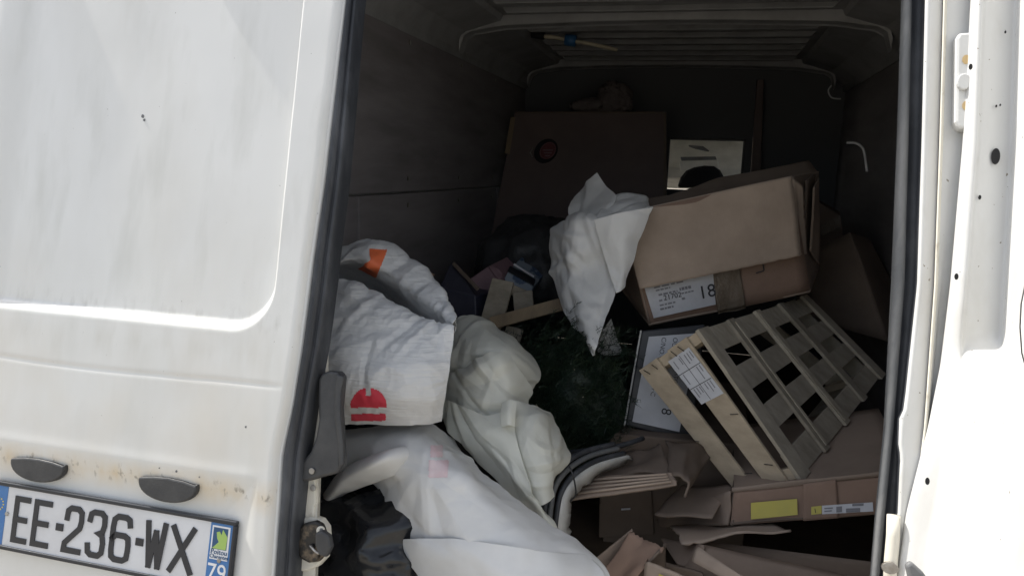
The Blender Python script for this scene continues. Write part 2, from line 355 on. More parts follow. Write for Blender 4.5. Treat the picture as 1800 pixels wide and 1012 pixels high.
# dirt and tan stains with a shape of their own: below the panel ledge and in the lamp band
def doormat():
    m = mat('door_paint', (.77, .77, .745), .33, (.64, .63, .585), 2.6, (1, 1, .35), .45, .85, .1, 26, coat=.45, specks=((.2, .18, .15), .77), spk=170)
    t = m.node_tree; b = t.nodes['Principled BSDF']; src = b.inputs['Base Color'].links[0].from_socket
    geo = nd(t, 'ShaderNodeNewGeometry'); sep = nd(t, 'ShaderNodeSeparateXYZ'); t.links.new(geo.outputs['Position'], sep.inputs[0])
    def band(z0, wid, colr, amt, sc, st, lo, hi):
        nonlocal src
        a = nd(t, 'ShaderNodeMath', operation='SUBTRACT'); a.inputs[1].default_value = z0; t.links.new(sep.outputs[2], a.inputs[0])
        ab = nd(t, 'ShaderNodeMath', operation='ABSOLUTE'); t.links.new(a.outputs[0], ab.inputs[0])
        r = nd(t, 'ShaderNodeMapRange'); r.inputs[1].default_value = wid; r.inputs[2].default_value = 0; t.links.new(ab.outputs[0], r.inputs[0])
        mp = nd(t, 'ShaderNodeMapping'); mp.inputs['Scale'].default_value = st; t.links.new(geo.outputs['Position'], mp.inputs[0])
        n = nd(t, 'ShaderNodeTexNoise'); n.inputs['Scale'].default_value = sc; n.inputs['Detail'].default_value = 6; t.links.new(mp.outputs[0], n.inputs['Vector'])
        r2 = nd(t, 'ShaderNodeMapRange'); r2.inputs[1].default_value = lo; r2.inputs[2].default_value = hi; t.links.new(n.outputs['Fac'], r2.inputs[0])
        mu = nd(t, 'ShaderNodeMath', operation='MULTIPLY'); t.links.new(r.outputs[0], mu.inputs[0]); t.links.new(r2.outputs[0], mu.inputs[1])
        m2 = nd(t, 'ShaderNodeMath', operation='MULTIPLY'); m2.inputs[1].default_value = amt; t.links.new(mu.outputs[0], m2.inputs[0])
        mx = nd(t, 'ShaderNodeMix', data_type='RGBA'); mx.inputs[7].default_value = (*colr, 1); t.links.new(m2.outputs[0], mx.inputs[0]); t.links.new(src, mx.inputs[6]); src = mx.outputs[2]
    zl = D(0, rBv).z; zb = D(0, lov).z
    band(zl - .035, .055, (.50, .47, .40), .5, 22, (1, 1, .12), .45, .75)
    band(zl + .02, .03, (.42, .41, .37), .5, 60, (1, 1, .3), .5, .75)
    band(zb - .022, .035, (.66, .52, .32), .8, 26, (1, 1, .5), .3, .7)
    band(zb - .02, .022, (.22, .19, .15), .9, 95, (1, 1, .6), .58, .7)
    band(1.45, .75, (.52, .52, .47), .55, 20, (1, 1, .045), .52, .8)
    band(1.0, .5, (.66, .60, .50), .6, 5, (1, 1, .6), .45, .75)  # uneven cream tint across the lower part of the door
    t.links.new(src, b.inputs['Base Color']); return m
MT['door'] = doormat()
door = link('rear_door', vs, fs, 'door', van, smooth=True); door['label'] = 'closed white rear door with recessed panel and number plate'
sm = door.modifiers.new('s', 'SOLIDIFY'); sm.thickness = .03; sm.offset = -1
for (px, py, r) in [(240, 200, .006), (243, 207, .004), (280, 822, .002), (310, 828, .003), (350, 838, .002), (432, 750, .003)]:
    u, v = UV(px, py); h = relief(u, v); r *= .5
    ring = [D(u + r * (1 + .6 * random.random()) * math.cos(a * .9), v + r * (1 + .8 * random.random()) * math.sin(a * .9), h + .0004) for a in range(7)]
    prism('paint_chip', ring, NO * .0004, 'greyp', door, 0)
# edge flange, door edge and the rubber seal
tv = [v0 + (v1 - v0) * k / 120 for k in range(121)]
lip = loft('door_edge', [[D(edge_u(v) - .004, v, -.010) for v in tv], [D(edge_u(v) + .001, v, -.013) for v in tv], [D(edge_u(v) + .003, v, -.020) for v in tv], [D(edge_u(v) + .003, v, -.055) for v in tv]], 'paint2', van)
lip.modifiers.new('s', 'SOLIDIFY').thickness = .002
def wob(v): return .0012 * N.noise(V((v * 6, 1, 0)))
def seal_col(f, h): return [D(edge_u(v) + .001 + (tab(ER, v) - edge_u(v)) * f + wob(v), v, h) for v in tv]
loft('door_seal', [seal_col(f, h) for f, h in ((0, -.026), (.04, -.014), (.16, -.007), (.32, -.005), (.46, -.008), (.56, -.016), (.62, -.018), (.70, -.014), (.82, -.011), (.93, -.015), (1.0, -.026), (1.0, -.05))], 'rubber', van)
# number-plate lamps
for px0, px1, py0, py1 in ((20, 115, 805, 851), (245, 348, 838, 888)):
    a = UV(px0, py0); b = UV(px1, py0 + (px1 - px0) * .16); c = (a[0] + b[0]) / 2, (a[1] + b[1]) / 2; rx = (b[0] - a[0]) / 2
    ring = [D(c[0] + rx * math.cos(t), c[1] - .036 * math.sin(t) ** .8 + (.004 if t == 0 else 0), relief(*c) - .004) for t in [math.pi * k / 18 for k in range(19)]]
    ring += [D(c[0] + rx * f, c[1] + .007 * (1 - f * f), relief(*c) - .004) for f in (-.9, -.5, 0, .5, .9)]
    o = prism('plate_lamp', ring, NO * .013, 'bplast', van, .003)
# number plate
pl0 = UV(-10, 852); pu0, pu1 = UV(-12, 850)[0], UV(412, 921)[0]; pvt = UV(205, 886)[1]; ph = .112
HH = -.006
ptil = 0.0
def PP(a, b, h=0): return D(pu0 + a, pvt - ph + b + a * ptil, HH + h)        # plate coords in metres
pw = pu1 - pu0
def pbox(name, a0, a1, b0, b1, h0, h1, m, parent, bev=.0006):
    return hexa(name, [PP(a0, b0, h0), PP(a1, b0, h0), PP(a1, b1, h0), PP(a0, b1, h0), PP(a0, b0, h1), PP(a1, b0, h1), PP(a1, b1, h1), PP(a0, b1, h1)], m, parent, bev)
plate = pbox('number_plate', 0, pw, 0, ph, 0, .005, 'plate', van, .001)
for (a0, a1, b0, b1) in ((-.005, pw + .005, ph - .001, ph + .006), (-.005, pw + .005, -.006, .001), (-.005, .001, .001, ph - .001), (pw - .001, pw + .005, .001, ph - .001)):
    pbox('plate_frame', a0, a1, b0, b1, -.001, .009, 'pblack', plate, .0015)
pbox('blue_band', .002, .037, .002, ph - .002, .005, .0058, 'pblue', plate)
pbox('blue_band', pw - .046, pw - .002, .002, ph - .002, .005, .0058, 'pblue', plate)
for k in range(12):
    an = math.pi * k / 6; disc('star', PP(.019 + .011 * math.cos(an), .076 + .011 * math.sin(an), .0058), (1, 0, 0), UP, .0017, .0017, .0004, 'yellowstar', plate, 5, bevel=0)
pbox('regional_logo', pw - .042, pw - .006, .048, ph - .006, .0058, .0064, 'pwhite', plate)
pbox('logo_field', pw - .039, pw - .010, .066, ph - .009, .0064, .0069, 'pnavy', plate)
gp = [(.0, .0), (.027, .0), (.028, .022), (.018, .034), (.016, .024), (.012, .03), (.006, .028), (.008, .018), (.012, .012), (.006, .006)]
prism('logo_map', [PP(pw - .038 + a * 1.0, .067 + b, .0069) for a, b in gp], NO * .0004, 'pgreen', plate, 0)
text('logo_text', 'Poitou', .0125, PP(pw - .0405, .0575, .0064), (1, 0, 0), UP, 'pnavy', plate)
text('logo_text', 'Charentes', .0095, PP(pw - .0415, .0505, .0064), (1, 0, 0), UP, 'pnavy', plate, sx=.92)
text('department_number', '79', .044, PP(pw - .0445, .011, .0058), (1, 0, 0), UP, 'pwhite', plate, sx=.9)
GL = {'E': [[(1, 0), (0, 0), (0, 1), (1, 1)], [(0, .5), (.86, .5)]],
      '2': [[(.02, .76), (.05, .93), (.25, 1), (.75, 1), (.97, .92), (1, .72), (.93, .55), (.03, .16), (0, 0), (1, 0)]],
      '3': [[(0, .82), (.05, .95), (.25, 1), (.75, 1), (.97, .92), (1, .72), (.9, .55), (.62, .52), (.9, .49), (1, .3), (.97, .08), (.75, 0), (.25, 0), (.05, .06), (0, .2)]],
      '6': [[(1, .84), (.95, .95), (.75, 1), (.25, 1), (.04, .92), (0, .75), (0, .22), (.05, .06), (.25, 0), (.75, 0), (.96, .06), (1, .25), (1, .38), (.95, .52), (.75, .57), (.2, .57), (.02, .48)]],
      'W': [[(0, 1), (.24, 0)], [(.24, 0), (.5, .8)], [(.5, .8), (.76, 0)], [(.76, 0), (1, 1)]], 'X': [[(0, 0), (1, 1)], [(0, 1), (1, 0)]], '-': [[(.42, .5), (.58, .5)]]}
def glyph(ch, x, wd, y0=.0155, hh=.076, sw=.0105):
    vs, fs = [], []; k = 0
    for li, pth in enumerate(GL[ch]):
        if ch == '-': pts = [V((x + wd * a, y0 + hh * .5)) for a, b in pth]; w2 = .0065
        else: pts = [V((x + wd * a, y0 + hh * b)) for a, b in pth]; w2 = sw / 2
        for i, p in enumerate(pts):
            d0 = (p - pts[i - 1]).normalized() if i else None; d1 = (pts[i + 1] - p).normalized() if i + 1 < len(pts) else None
            d = ((d0 or d1) + (d1 or d0)); d = d.normalized() if d.length > .2 else (d0 or d1)
            n = V((-d.y, d.x)); sc = 1 / max(.55, abs(n.dot(V((-(d1 or d0).y, (d1 or d0).x)))))
            e = d * (w2 if ch not in 'XW' else w2 * .6) * (0 if (d0 and d1) else (1 if d0 else -1))
            for sg in (-1, 1):
                q = p + e + n * (sg * w2 * sc); q.y = min(max(q.y, y0 - w2), y0 + hh + w2); vs.append(PP(q.x, q.y, .005 + .0011 + li * .0002))
        m0 = k; k = len(vs)
        fs += [(a, a + 1, a + 3, a + 2) for a in range(m0, k - 2, 2)]
    o = link('plate_character', vs, fs, 'pblack', plate, solid=.0014)
cw = .040
def pxa(x, y): return UV(x, y)[0] - pu0
for ch, x0, x1, yy in (('E', 22, 48, 912), ('E', 56, 86, 920), ('-', 92, 108, 925), ('2', 110, 143, 932), ('3', 151, 184, 936), ('6', 192, 228, 945), ('-', 232, 248, 952), ('W', 252, 290, 955), ('X', 296, 340, 965)):
    a, b = pxa(x0, yy), pxa(x1, yy); 
    if ch == '-': a, b = pxa(x0, yy), pxa(x1, yy)
    glyph(ch, a + .006, b - a - .008 if ch != '-' else b - a)
for a, b in ((.041, .06), (pw - .022, .047)):
    disc('plate_screw', PP(a, b, .0058), (1, 0, 0), UP, .004, .004, .0016, 'steel', plate, 12)

# --- inner edge of the closed door: frame, lever handle, latch
def DP(px, py, h): return PL(px, py, h)
fr = loft('inner_frame', [[DP(x, y, -.055) for x, y in ((566, 560), (556, 650), (545, 740), (528, 830), (512, 930), (500, 1060))], [DP(x, y, -.05) for x, y in ((572, 560), (572, 660), (572, 740), (560, 830), (556, 930), (552, 1060))], [DP(x, y, -.09) for x, y in ((576, 560), (576, 660), (574, 740), (563, 830), (560, 930), (556, 1060))]], 'creamp', van, smooth=False, solid=.003)
lev = [(572, 665), (577, 655), (590, 651), (604, 652), (612, 660), (610, 680), (607, 715), (609, 760), (612, 800), (611, 818), (604, 828), (580, 834), (560, 840), (545, 842), (533, 836), (531, 826), (540, 812), (558, 790), (567, 765), (572, 735), (571, 700)]
handle = prism('door_lever', [DP(x, y, -.050) for x, y in lev], NO * .026, 'bplast', van, .005)
rib = [(594, 657), (608, 662), (602, 690), (601, 730), (606, 780), (607, 815), (598, 822), (596, 780), (590, 730), (590, 690)]
prism('lever_ridge', [DP(x, y, -.025) for x, y in rib], NO * .006, 'bplast', handle, .004)
def dir_xy(): return (1, 0, 0), UP
for (x, y, hh) in ((549, 827, -.0238), (551, 857, -.0448)):
    disc('screw', DP(x, y, hh), (1, 0, 0), UP, .0055, .0055, .003, 'steel', handle if y < 830 else van, 14)
brk = prism('latch_bracket', [DP(x, y, -.062) for x, y in ((524, 838), (562, 836), (563, 882), (560, 886), (560, 905), (520, 905), (517, 884), (523, 880))], NO * .016, 'creamp', van, .003)
c = DP(548, 952, -.066)
lp = prism('latch_plate', [DP(x, y, -.066) for x, y in ((517, 905), (556, 902), (574, 908), (584, 922), (586, 950), (582, 975), (568, 990), (548, 998), (516, 1000))], NO * .022, 'creamp', van, .005)
lk = prism('latch_body', [DP(x, y, -.043) for x, y in ((527, 930), (540, 917), (560, 912), (572, 918), (578, 935), (577, 970), (566, 984), (548, 986), (533, 978), (524, 955))], NO * .012, 'grease', lp, .004)
prism('latch_claw', [DP(x, y, -.03) for x, y in ((560, 933), (572, 928), (585, 938), (589, 958), (580, 976), (566, 972), (560, 955))], NO * .014, 'bplast', lp, .004)
for (x, y, r, hh, mm) in ((565, 931, .0075, -.031, 'creamp'), (549, 960, .005, -.031, 'grease'), (556, 976, .006, -.03, 'grease')):
    disc('bolt', DP(x, y, hh), (1, 0, 0), UP, r, r, .005, mm, lp, 14)
    if mm == 'creamp': disc('bolt_socket', DP(x, y, hh + .005), (1, 0, 0), UP, r * .5, r * .5, .0006, 'greyp', lp, 6, bevel=0)
tube('latch_spring', [DP(545, 958, -.028), DP(552, 966, -.022), DP(560, 972, -.02), DP(566, 968, -.02)], .0025, 'steel', lp, 6, 10)

# --- right rear pillar, its seal, hinge and the open door
TAB = {'S0': [(-120, 1589), (0, 1585), (250, 1577), (500, 1567), (750, 1554), (900, 1539), (1012, 1530), (1200, 1512)],
       'S1': [(-120, 1606), (0, 1602), (250, 1596), (500, 1589), (750, 1570), (900, 1555), (1012, 1545), (1200, 1527)],
       'S2': [(-120, 1630), (0, 1626), (250, 1620), (500, 1612), (690, 1592), (720, 1588), (735, 1581), (785, 1579), (800, 1583), (830, 1581), (900, 1578), (1012, 1562), (1200, 1545)],
       'S3': [(-120, 1662), (0, 1658), (250, 1651), (500, 1642), (750, 1624), (900, 1606), (1012, 1592), (1200, 1565)],
       'S4': [(-120, 1710), (0, 1705), (250, 1691), (500, 1669), (640, 1652), (750, 1630), (900, 1592), (1012, 1575), (1200, 1540)],
       'S5': [(-120, 1732), (0, 1727), (250, 1718), (500, 1699), (640, 1686), (750, 1676), (900, 1650), (1012, 1632), (1200, 1600)],
       'S6': [(-120, 1799), (0, 1793), (250, 1786), (500, 1772), (640, 1764), (750, 1764), (900, 1760), (1012, 1755), (1200, 1740)]}
ys = [-300 + k * 15 for k in range(101)]
def ln(nm, h, dx=0): return [PL(lerp_tab(TAB[nm], y) + dx, y, h(y) if callable(h) else h) for y in ys]
loft('aperture_seal', [ln('S0', -.05, -1), ln('S0', -.03, 3), ln('S1', -.024, -4), ln('S1', -.030, 1)], 'rubber2', van)
loft('seal_channel', [ln('S1', -.031, 0), ln('S1', -.036, 5), ln('S2', -.036, -5), ln('S2', -.012, 0)], 'rubber', van)
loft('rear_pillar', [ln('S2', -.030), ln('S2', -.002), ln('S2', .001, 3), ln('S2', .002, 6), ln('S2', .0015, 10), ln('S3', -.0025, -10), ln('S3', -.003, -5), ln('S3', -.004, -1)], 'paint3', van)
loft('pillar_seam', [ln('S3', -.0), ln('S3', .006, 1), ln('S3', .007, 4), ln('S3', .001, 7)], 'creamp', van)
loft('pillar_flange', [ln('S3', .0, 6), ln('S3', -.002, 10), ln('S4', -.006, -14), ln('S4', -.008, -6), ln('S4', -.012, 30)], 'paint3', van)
loft('pillar_return', [ln('S0', -.05), ln('S0', -.12, 6), ln('S0', -.36, 60)], 'inner', van)
low = lambda y: sst(585, 720, y)
mix = lambda a, b: (lambda y: a + (b - a) * low(y))
rdx = lambda y: 0
def lnx(nm, h, dx): return [PL(lerp_tab(TAB[nm], y) + dx(y), y, h(y)) for y in ys]
cols = [ln('S4', -.022, 3), ln('S4', .0, 0), ln('S4', .014, 2), ln('S4', .018, 5), ln('S5', mix(.026, .030), -9), ln('S5', mix(.027, .032), -4), ln('S5', mix(.027, .04), 1), ln('S5', mix(.022, .05), 4), ln('S5', mix(.020, .06), 7), ln('S5', mix(.019, .07), 11), ln('S5', mix(.018, .08), 16), ln('S6', mix(.010, .13), -30), ln('S6', mix(.008, .14), -20),
        ln('S6', mix(.0065, .15), -12), ln('S6', mix(.006, .17), -4), ln('S6', mix(.04, .185), 4), ln('S6', mix(.10, .22), 30), ln('S6', mix(.2, .26), 75)]
e = cols[-1]; cols.append([V((.40 - .02 * 0, .45, p.z)) for p in e]); cols.append([V((.43, .44, p.z)) for p in e]); cols.append([V((.46, .8, p.z)) for p in e])
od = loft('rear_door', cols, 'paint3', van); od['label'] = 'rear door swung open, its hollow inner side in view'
odm = od.modifiers.new('b', 'SUBSURF'); odm.levels = 1; odm.render_levels = 1
disc('drain_hole', PL(1750, 275, .0165), (1, 0, 0), UP, .0055, .0115, .001, 'hole', od, 24, bevel=0)
for x, y, r, h in ((1706, 118, .004, .03), (1681, 486, .0042, .03), (1630, 845, .0045, .045), (1722, 347, .003, .0225), (1751, 187, .0018, .0165), (1767, 57, .002, .0155), (1758, 185, .0016, .016)):
    disc('rivet_hole', PL(x, y, h), (1, 0, 0), UP, r * .62, r * 1.1, .001, 'hole', od, 12, bevel=0)
# trim pad on the open door
tp = [(1860, 440), (1812, 470), (1796, 500), (1789, 535), (1787, 575), (1790, 620), (1799, 655), (1815, 690), (1860, 720)]
prism('trim_pad', [PL(x + 2, y, .20) for x, y in tp], NO * .03, 'bplast', od, .004)
prism('trim_cover', [PL(x + 3.5, y, .231) for x, y in tp], NO * .012, 'paint2', od, .006)
# hinge
hx = [(1678, 68), (1672, 78), (1670, 222), (1676, 233), (1712, 236), (1722, 66)]
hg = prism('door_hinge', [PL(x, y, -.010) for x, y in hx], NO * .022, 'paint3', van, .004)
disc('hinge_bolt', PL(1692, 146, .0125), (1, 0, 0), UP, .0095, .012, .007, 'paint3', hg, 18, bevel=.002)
for y in (105, 186): disc('rust_spot', PL(1698, y, .0125), (1, 0, 0), UP, .005, .007, .0006, mat('rust_stain%d' % y, (.55, .40, .2), .7), hg, 9, bevel=0)
tube('lower_hinge_pin', [PL(1571, 905, .012), PL(1570, 940, .012), PL(1566, 985, .012), PL(1562, 1070, .012)], .009, 'creamp', van, 12)
disc('hinge_clip', PL(1563, 996, .022), (1, 0, 0), UP, .011, .008, .006, 'steel', van, 12)
prism('door_catch', [PL(x, y, .28) for x, y in ((1588, 988), (1598, 982), (1618, 1000), (1640, 1030), (1600, 1040))], NO * .01, 'greyp', od, .003)

# --- shell: roof, sides, floor, bulkhead, bumper
box('cargo_floor', (XL - .1, 1.16, FL - .05), (XR + .1, BK, FL), 'floorwood', van)
box('roof_panel', (XL - .12, 1.33, RZ), (XR + .12, BK + .5, RZ + .03), 'inner', van)
slab('rear_header', [D(-1.46, 1.165, -.05), D(XR + .13, 1.165, -.05), D(XR + .13, 1.27, -.06), D(-1.46, 1.27, -.06)], .03, 'paint2', van)
box('roof_skin', (-1.46, 1.40, RZ + .06), (XR + .14, 5.1, RZ + .09), 'paint', van, .02)
prism('side_skin', [D(-1.46, -.41, -.04), V((-1.46, 5.0, .45)), V((-1.46, 5.0, 1.25)), V((-1.46, 4.15, 1.25)), V((-1.46, 4.15, RZ + .07)), D(-1.46, 1.29, -.04)], V((.04, 0, 0)), 'paint', van, .01)
prism('side_skin', [V((XR + .10, 1.30, .45)), V((XR + .10, 5.0, .45)), V((XR + .10, 5.0, 1.25)), V((XR + .10, 4.15, 1.25)), V((XR + .10, 4.15, RZ + .07)), V((XR + .10, 1.42, RZ + .07))], V((.04, 0, 0)), 'paint', van, .01)
for xx in (-1.44, XR + .12): link('side_window', [(xx, 4.16, 1.25), (xx, 5.0, 1.25), (xx, 5.0, RZ + .05), (xx, 4.16, RZ + .05)], [(0, 1, 2, 3)], 'glass', van, solid=.004)
box('inner_side', (XR, 1.30, FL), (XR + .03, BK, WT), 'ply', van)
slab('left_closing_panel', [D(-1.45, -.4, -.08), D(-1.0, -.4, -.08), D(-1.0, 1.2, -.08), D(-1.45, 1.2, -.08)], .02, 'inner', van, off=-.02)
box('sill_skin', (-1.46, 1.02, .36), (XR + .14, 1.14, .52), 'paint2', van, .01)
bum = box('rear_bumper', (-1.46, .90, .34), (XR + .14, 1.02, .50), 'greyp', van, .02)
for x, yy in ((-1.30, 2.0), (XR - .1, 2.0), (-1.30, 4.9), (XR - .1, 4.9)):
    wv = V((x, yy, .33)); disc('wheel', wv, (0, 1, 0), (0, 0, 1), .33, .33, .2, 'tyre', van, 32, bevel=.02)
box('tail_lamp', (XR + .02, 1.10, .95), (XR + .13, 1.14, 1.30), 'lampred', van, .01); box('tail_lamp', (-1.53, 1.20, .95), (-1.46, 1.26, 1.30), 'lampred', van, .01)
box('outer_rear_quarter', (.47, 1.14, .5), (XR + .14, 1.20, 1.0), 'paint2', van); 
slab('rear_quarter', [PL(1690, 1500, -.03), D(XR + .13, -.4, -.03), D(XR + .13, 1.2, -.03), PL(1720, -300, -.03)], .02, 'paint2', van)
# left wall plywood boards
for (a, b, z0, z1, k) in ((1.34, 2.02, FL, 1.40, 0), (2.026, 2.84, FL, 1.40, 1), (2.846, 3.56, FL, 1.40, 2), (3.566, BK, FL, 1.40, 3), (1.34, 1.80, 1.406, WT, 1), (1.806, 2.52, 1.406, WT, 3), (2.526, 3.30, 1.406, WT, 0), (3.306, BK, 1.406, WT, 2)):
    box('wall_board', (XL - .012, a, z0), (XL + (.004, .009, .002, .007)[k], b, z1), 'ply', van, .002)
for yy in (1.9, 2.4, 2.95, 3.45, 3.9):
    for zz in (1.36, 1.45, 1.90): disc('wall_screw', (XL + .008, yy, zz), (0, 1, 0), (0, 0, 1), .008, .008, .003, 'steel', van, 10, bevel=0)
box('wall_batten', (XL - .04, 1.34, FL), (XL - .013, BK, 1.95), 'inner', van)
# roof rail along the left, roof bows and pressed ridges
def strip(name, prof, y0, y1, m): return loft(name, [[V((x, y0, z)), V((x, y1, z))] for x, z in prof], m, van, smooth=False, solid=.004)
strip('roof_rail', [(XL + .008, WT - .03), (XL + .012, WT), (-.955, 2.00), (-.94, 2.012), (-.80, 2.05), (-.79, 2.068)], 1.34, BK, 'inner')
strip('roof_rail', [(XR - .008, WT - .03), (XR - .012, WT), (.57, 2.0), (.55, 2.012), (.42, 2.05), (.41, 2.068)], 1.34, BK, 'inner')
def bow(name, yy, wd, dz, m, x0=-.945, x1=.555, leg=.075):
    prof = [(x0 - .02, 2.0 - leg), (x0 + .0, 1.985), (x0 + .03, 2.003), (x0 + .16, 2.022)] + [(x0 + .16 + (x1 - x0 - .32) * k / 10, 2.022 + .012 * math.sin(math.pi * k / 10)) for k in range(1, 10)] + [(x1 - .16, 2.022), (x1 - .03, 2.003), (x1, 1.985), (x1 + .02, 2.0 - leg)]
    vs = []
    for x, z in prof:
        vs += [(x, yy, z + dz), (x, yy - wd * .18, z - .006 + dz + .012), (x, yy - wd, z - .002 + dz + .012), (x, yy - wd - .004, z + .05 + dz), (x, yy, z + .05 + dz)]
    n = len(prof); fs = [(i * 5 + k, i * 5 + (k + 1) % 5, (i + 1) * 5 + (k + 1) % 5, (i + 1) * 5 + k) for i in range(n - 1) for k in range(5)] + [(0, 1, 2, 3, 4), tuple((n - 1) * 5 + k for k in (4, 3, 2, 1, 0))]
    o = link(name, vs, fs, m, van, bevel=.003); fixn(o); return o
for yy in (1.95, 2.88, 4.02): bow('roof_bow', yy, .05, 0, 'inner')
for yy in (2.10, 2.25, 2.40, 2.55, 2.70, 3.06, 3.22, 3.38, 3.54, 3.70, 3.86):
    prism('roof_ridge', [V((-.76, yy, RZ + .001)), V((-.74, yy - .012, RZ - .022)), V((.36, yy - .012, RZ - .022)), V((.38, yy, RZ + .001))], V((0, .03, 0)), 'inner', van, .004)
# bulkhead with window, cab behind it
wl, wr, wt = Y(1176, 280, BK).x, Y(1305, 270, BK).x, Y(1240, 247, BK).z; wb = wt - .26
for nm, a, b in (('bulkhead', (XL - .1, BK, FL), (wl, BK + .02, RZ)), ('bulkhead', (wr, BK, FL), (XR + .1, BK + .02, RZ)), ('bulkhead', (wl, BK, wt), (wr, BK + .02, RZ)), ('bulkhead', (wl, BK, FL), (wr, BK + .02, wb))):
    box(nm, a, b, 'seat' if 0 else mat('bulkhead_paint%d' % random.randrange(9999), (.10, .105, .115), .6), van, 0)
for x in (wl - .012, wr): box('window_frame', (x, BK - .008, wb), (x + .012, BK, wt + .012), 'bplast', van)
box('window_frame', (wl, BK - .008, wt), (wr, BK, wt + .012), 'bplast', van)
# cab: headliner, header, side windows, windscreen, seat
slab('headliner', [(XL - .3, BK + .05, 1.98), (XR + .05, BK + .05, 1.98), (XR + .05, 5.05, 1.72), (XL - .3, 5.05, 1.72)], .02, 'liner', van)
slab('header_trim', [(XL - .3, 5.03, 1.72), (XR + .05, 5.03, 1.72), (XR + .05, 5.12, 1.60), (XL - .3, 5.12, 1.60)], .02, 'liner', van)
slab('dashboard', [(XL - .3, 5.2, 1.18), (XR + .05, 5.2, 1.18), (XR + .05, 5.75, 1.22), (XL - .3, 5.75, 1.22)], .05, 'greyp', van)
hexa('bonnet', [(-1.42, 5.7, .4), (XR + .10, 5.7, .4), (XR + .0, 6.5, .4), (-1.32, 6.5, .4), (-1.42, 5.7, 1.2), (XR + .10, 5.7, 1.2), (XR, 6.5, .95), (-1.32, 6.5, .95)], 'paint', van, .05)
link('windscreen', [(-1.4, 5.75, 1.2), (XR + .08, 5.75, 1.2), (XR + .02, 5.1, 2.05), (-1.34, 5.1, 2.05)], [(0, 1, 2, 3)], 'glass', van, solid=.005)
# white rear shelf seen through the window
hx0, hx1 = wl - .12, wr + .12
shelf = hexa('overhead_shelf', [(hx0, 4.70, 1.47), (hx1, 4.70, 1.47), (hx1, 5.0, 1.40), (hx0, 5.0, 1.40), (hx0, 4.70, 1.54), (hx1, 4.70, 1.54), (hx1, 5.0, 1.74), (hx0, 5.0, 1.74)], 'liner', van, .02)
def W(px, py, yy): return Y(px, py, yy)
sv = 4.66
prism('cab_lamp', [W(x, y, 4.68) for x, y in ((1210, 255), (1236, 257), (1247, 265), (1246, 267), (1222, 262), (1211, 258))], V((0, .015, 0)), 'greyp', shelf, .003)
prism('shelf_slot', [W(x, y, 4.675) for x, y in ((1196, 276), (1258, 275), (1260, 281), (1198, 283))], V((0, .01, 0)), 'greyp', shelf, .002)
prism('shelf_box', [W(x, y, 4.66) for x, y in ((1194, 284), (1262, 281), (1264, 300), (1196, 303))], V((0, .03, 0)), 'liner', shelf, .006)
hr = [(1190, 330), (1196, 312), (1206, 300), (1220, 294), (1238, 291), (1255, 292), (1266, 299), (1272, 310), (1276, 330)]
prism('headrest', [W(x, y, 4.30) for x, y in hr], V((0, .10, 0)), 'seat', van, .015)
box('seat_back', (wl - .02, 4.30, .8), (wr + .05, 4.42, 1.36), 'seat', van, .03)

# ------------------------------------------------------------------ cargo: floor-level cartons that carry the pile
def carton(name, label, c, m, cat='carton', flaps=None):
    t = thing(name, label, cat); return t
def closedbox(t, c, m, bev=.004):  # c 8 corners lower/upper ring -> single body part
    return hexa('box_body', c, m, t, bev)
# base carton under the black box
t = thing('brown_carton', 'dark brown closed carton low down under the black printed box', 'carton')
hexa('box_body', [(-.19, 1.80, FL), (.16, 1.84, FL), (.16, 2.4, FL), (-.19, 2.4, FL), (-.19, 1.80, .845), (.16, 1.84, .845), (.16, 2.4, .845), (-.19, 2.4, .845)], 'cardd', t, .004)
slab('tape_strip', [(-.03, 1.8185 - .001, .60), (.02, 1.8245 - .001, .60), (.02, 1.8245 - .001, .84), (-.03, 1.8185 - .001, .84)], .0008, 'tape', t, 0)
base(t, (0, 2.1, FL))
t = thing('brown_carton', 'small dark carton deep in the gap beside the foam strip', 'carton')
hexa('box_body', [Y(1052, 945, 1.80), Y(1150, 940, 1.80), Y(1150, 925, 1.795) + V((0, .2, 0)), Y(1052, 930, 1.795) + V((0, .2, 0)), Y(1054, 868, 1.795), Y(1145, 862, 1.795), Y(1145, 862, 1.795) + V((0, .2, 0)), Y(1054, 868, 1.795) + V((0, .2, 0))], 'cardd', t, .003)
slab('white_tick', [Y(1092, 896, 1.788), Y(1108, 895, 1.788), Y(1108, 892, 1.788), Y(1092, 893, 1.788)], .001, 'paper', t, 0)
base(t, Y(1100, 945, 1.85))

# black printed carton with white label
c = dict(ftl=Y(1128, 581, 1.90), fbl=Y(1099, 748, 1.845), fbr=Y(1216, 776, 1.865), ftr=Y(1240, 570, 1.925), btl=Y(1112, 600, 2.2), bbl=Y(1086, 735, 2.15))
c['btr'] = c['btl'] + (c['ftr'] - c['ftl']); c['bbr'] = c['bbl'] + (c['fbr'] - c['fbl'])
bb = thing('black_carton', 'black printed carton with a large white label, wedged behind the slatted crate', 'carton')
hexa('box_body', [c['fbl'], c['fbr'], c['bbr'], c['bbl'], c['ftl'], c['ftr'], c['btr'], c['btl']], 'bcard', bb, .004)
fq = [c['fbl'], c['fbr'], c['ftr'], c['ftl']]
fn = (fq[1] - fq[0]).cross(fq[3] - fq[0]).normalized()
def fb(s, t, h=.0015): return bil(fq, s, t) + fn * h
lab = slab('white_label', [fb(.09, .06), fb(.80, .06), fb(.90, .93), fb(.13, .93)], .001, 'paper', bb, 0)
down = (fq[0] - fq[3]).normalized(); rt = (fq[1] - fq[0]).normalized()
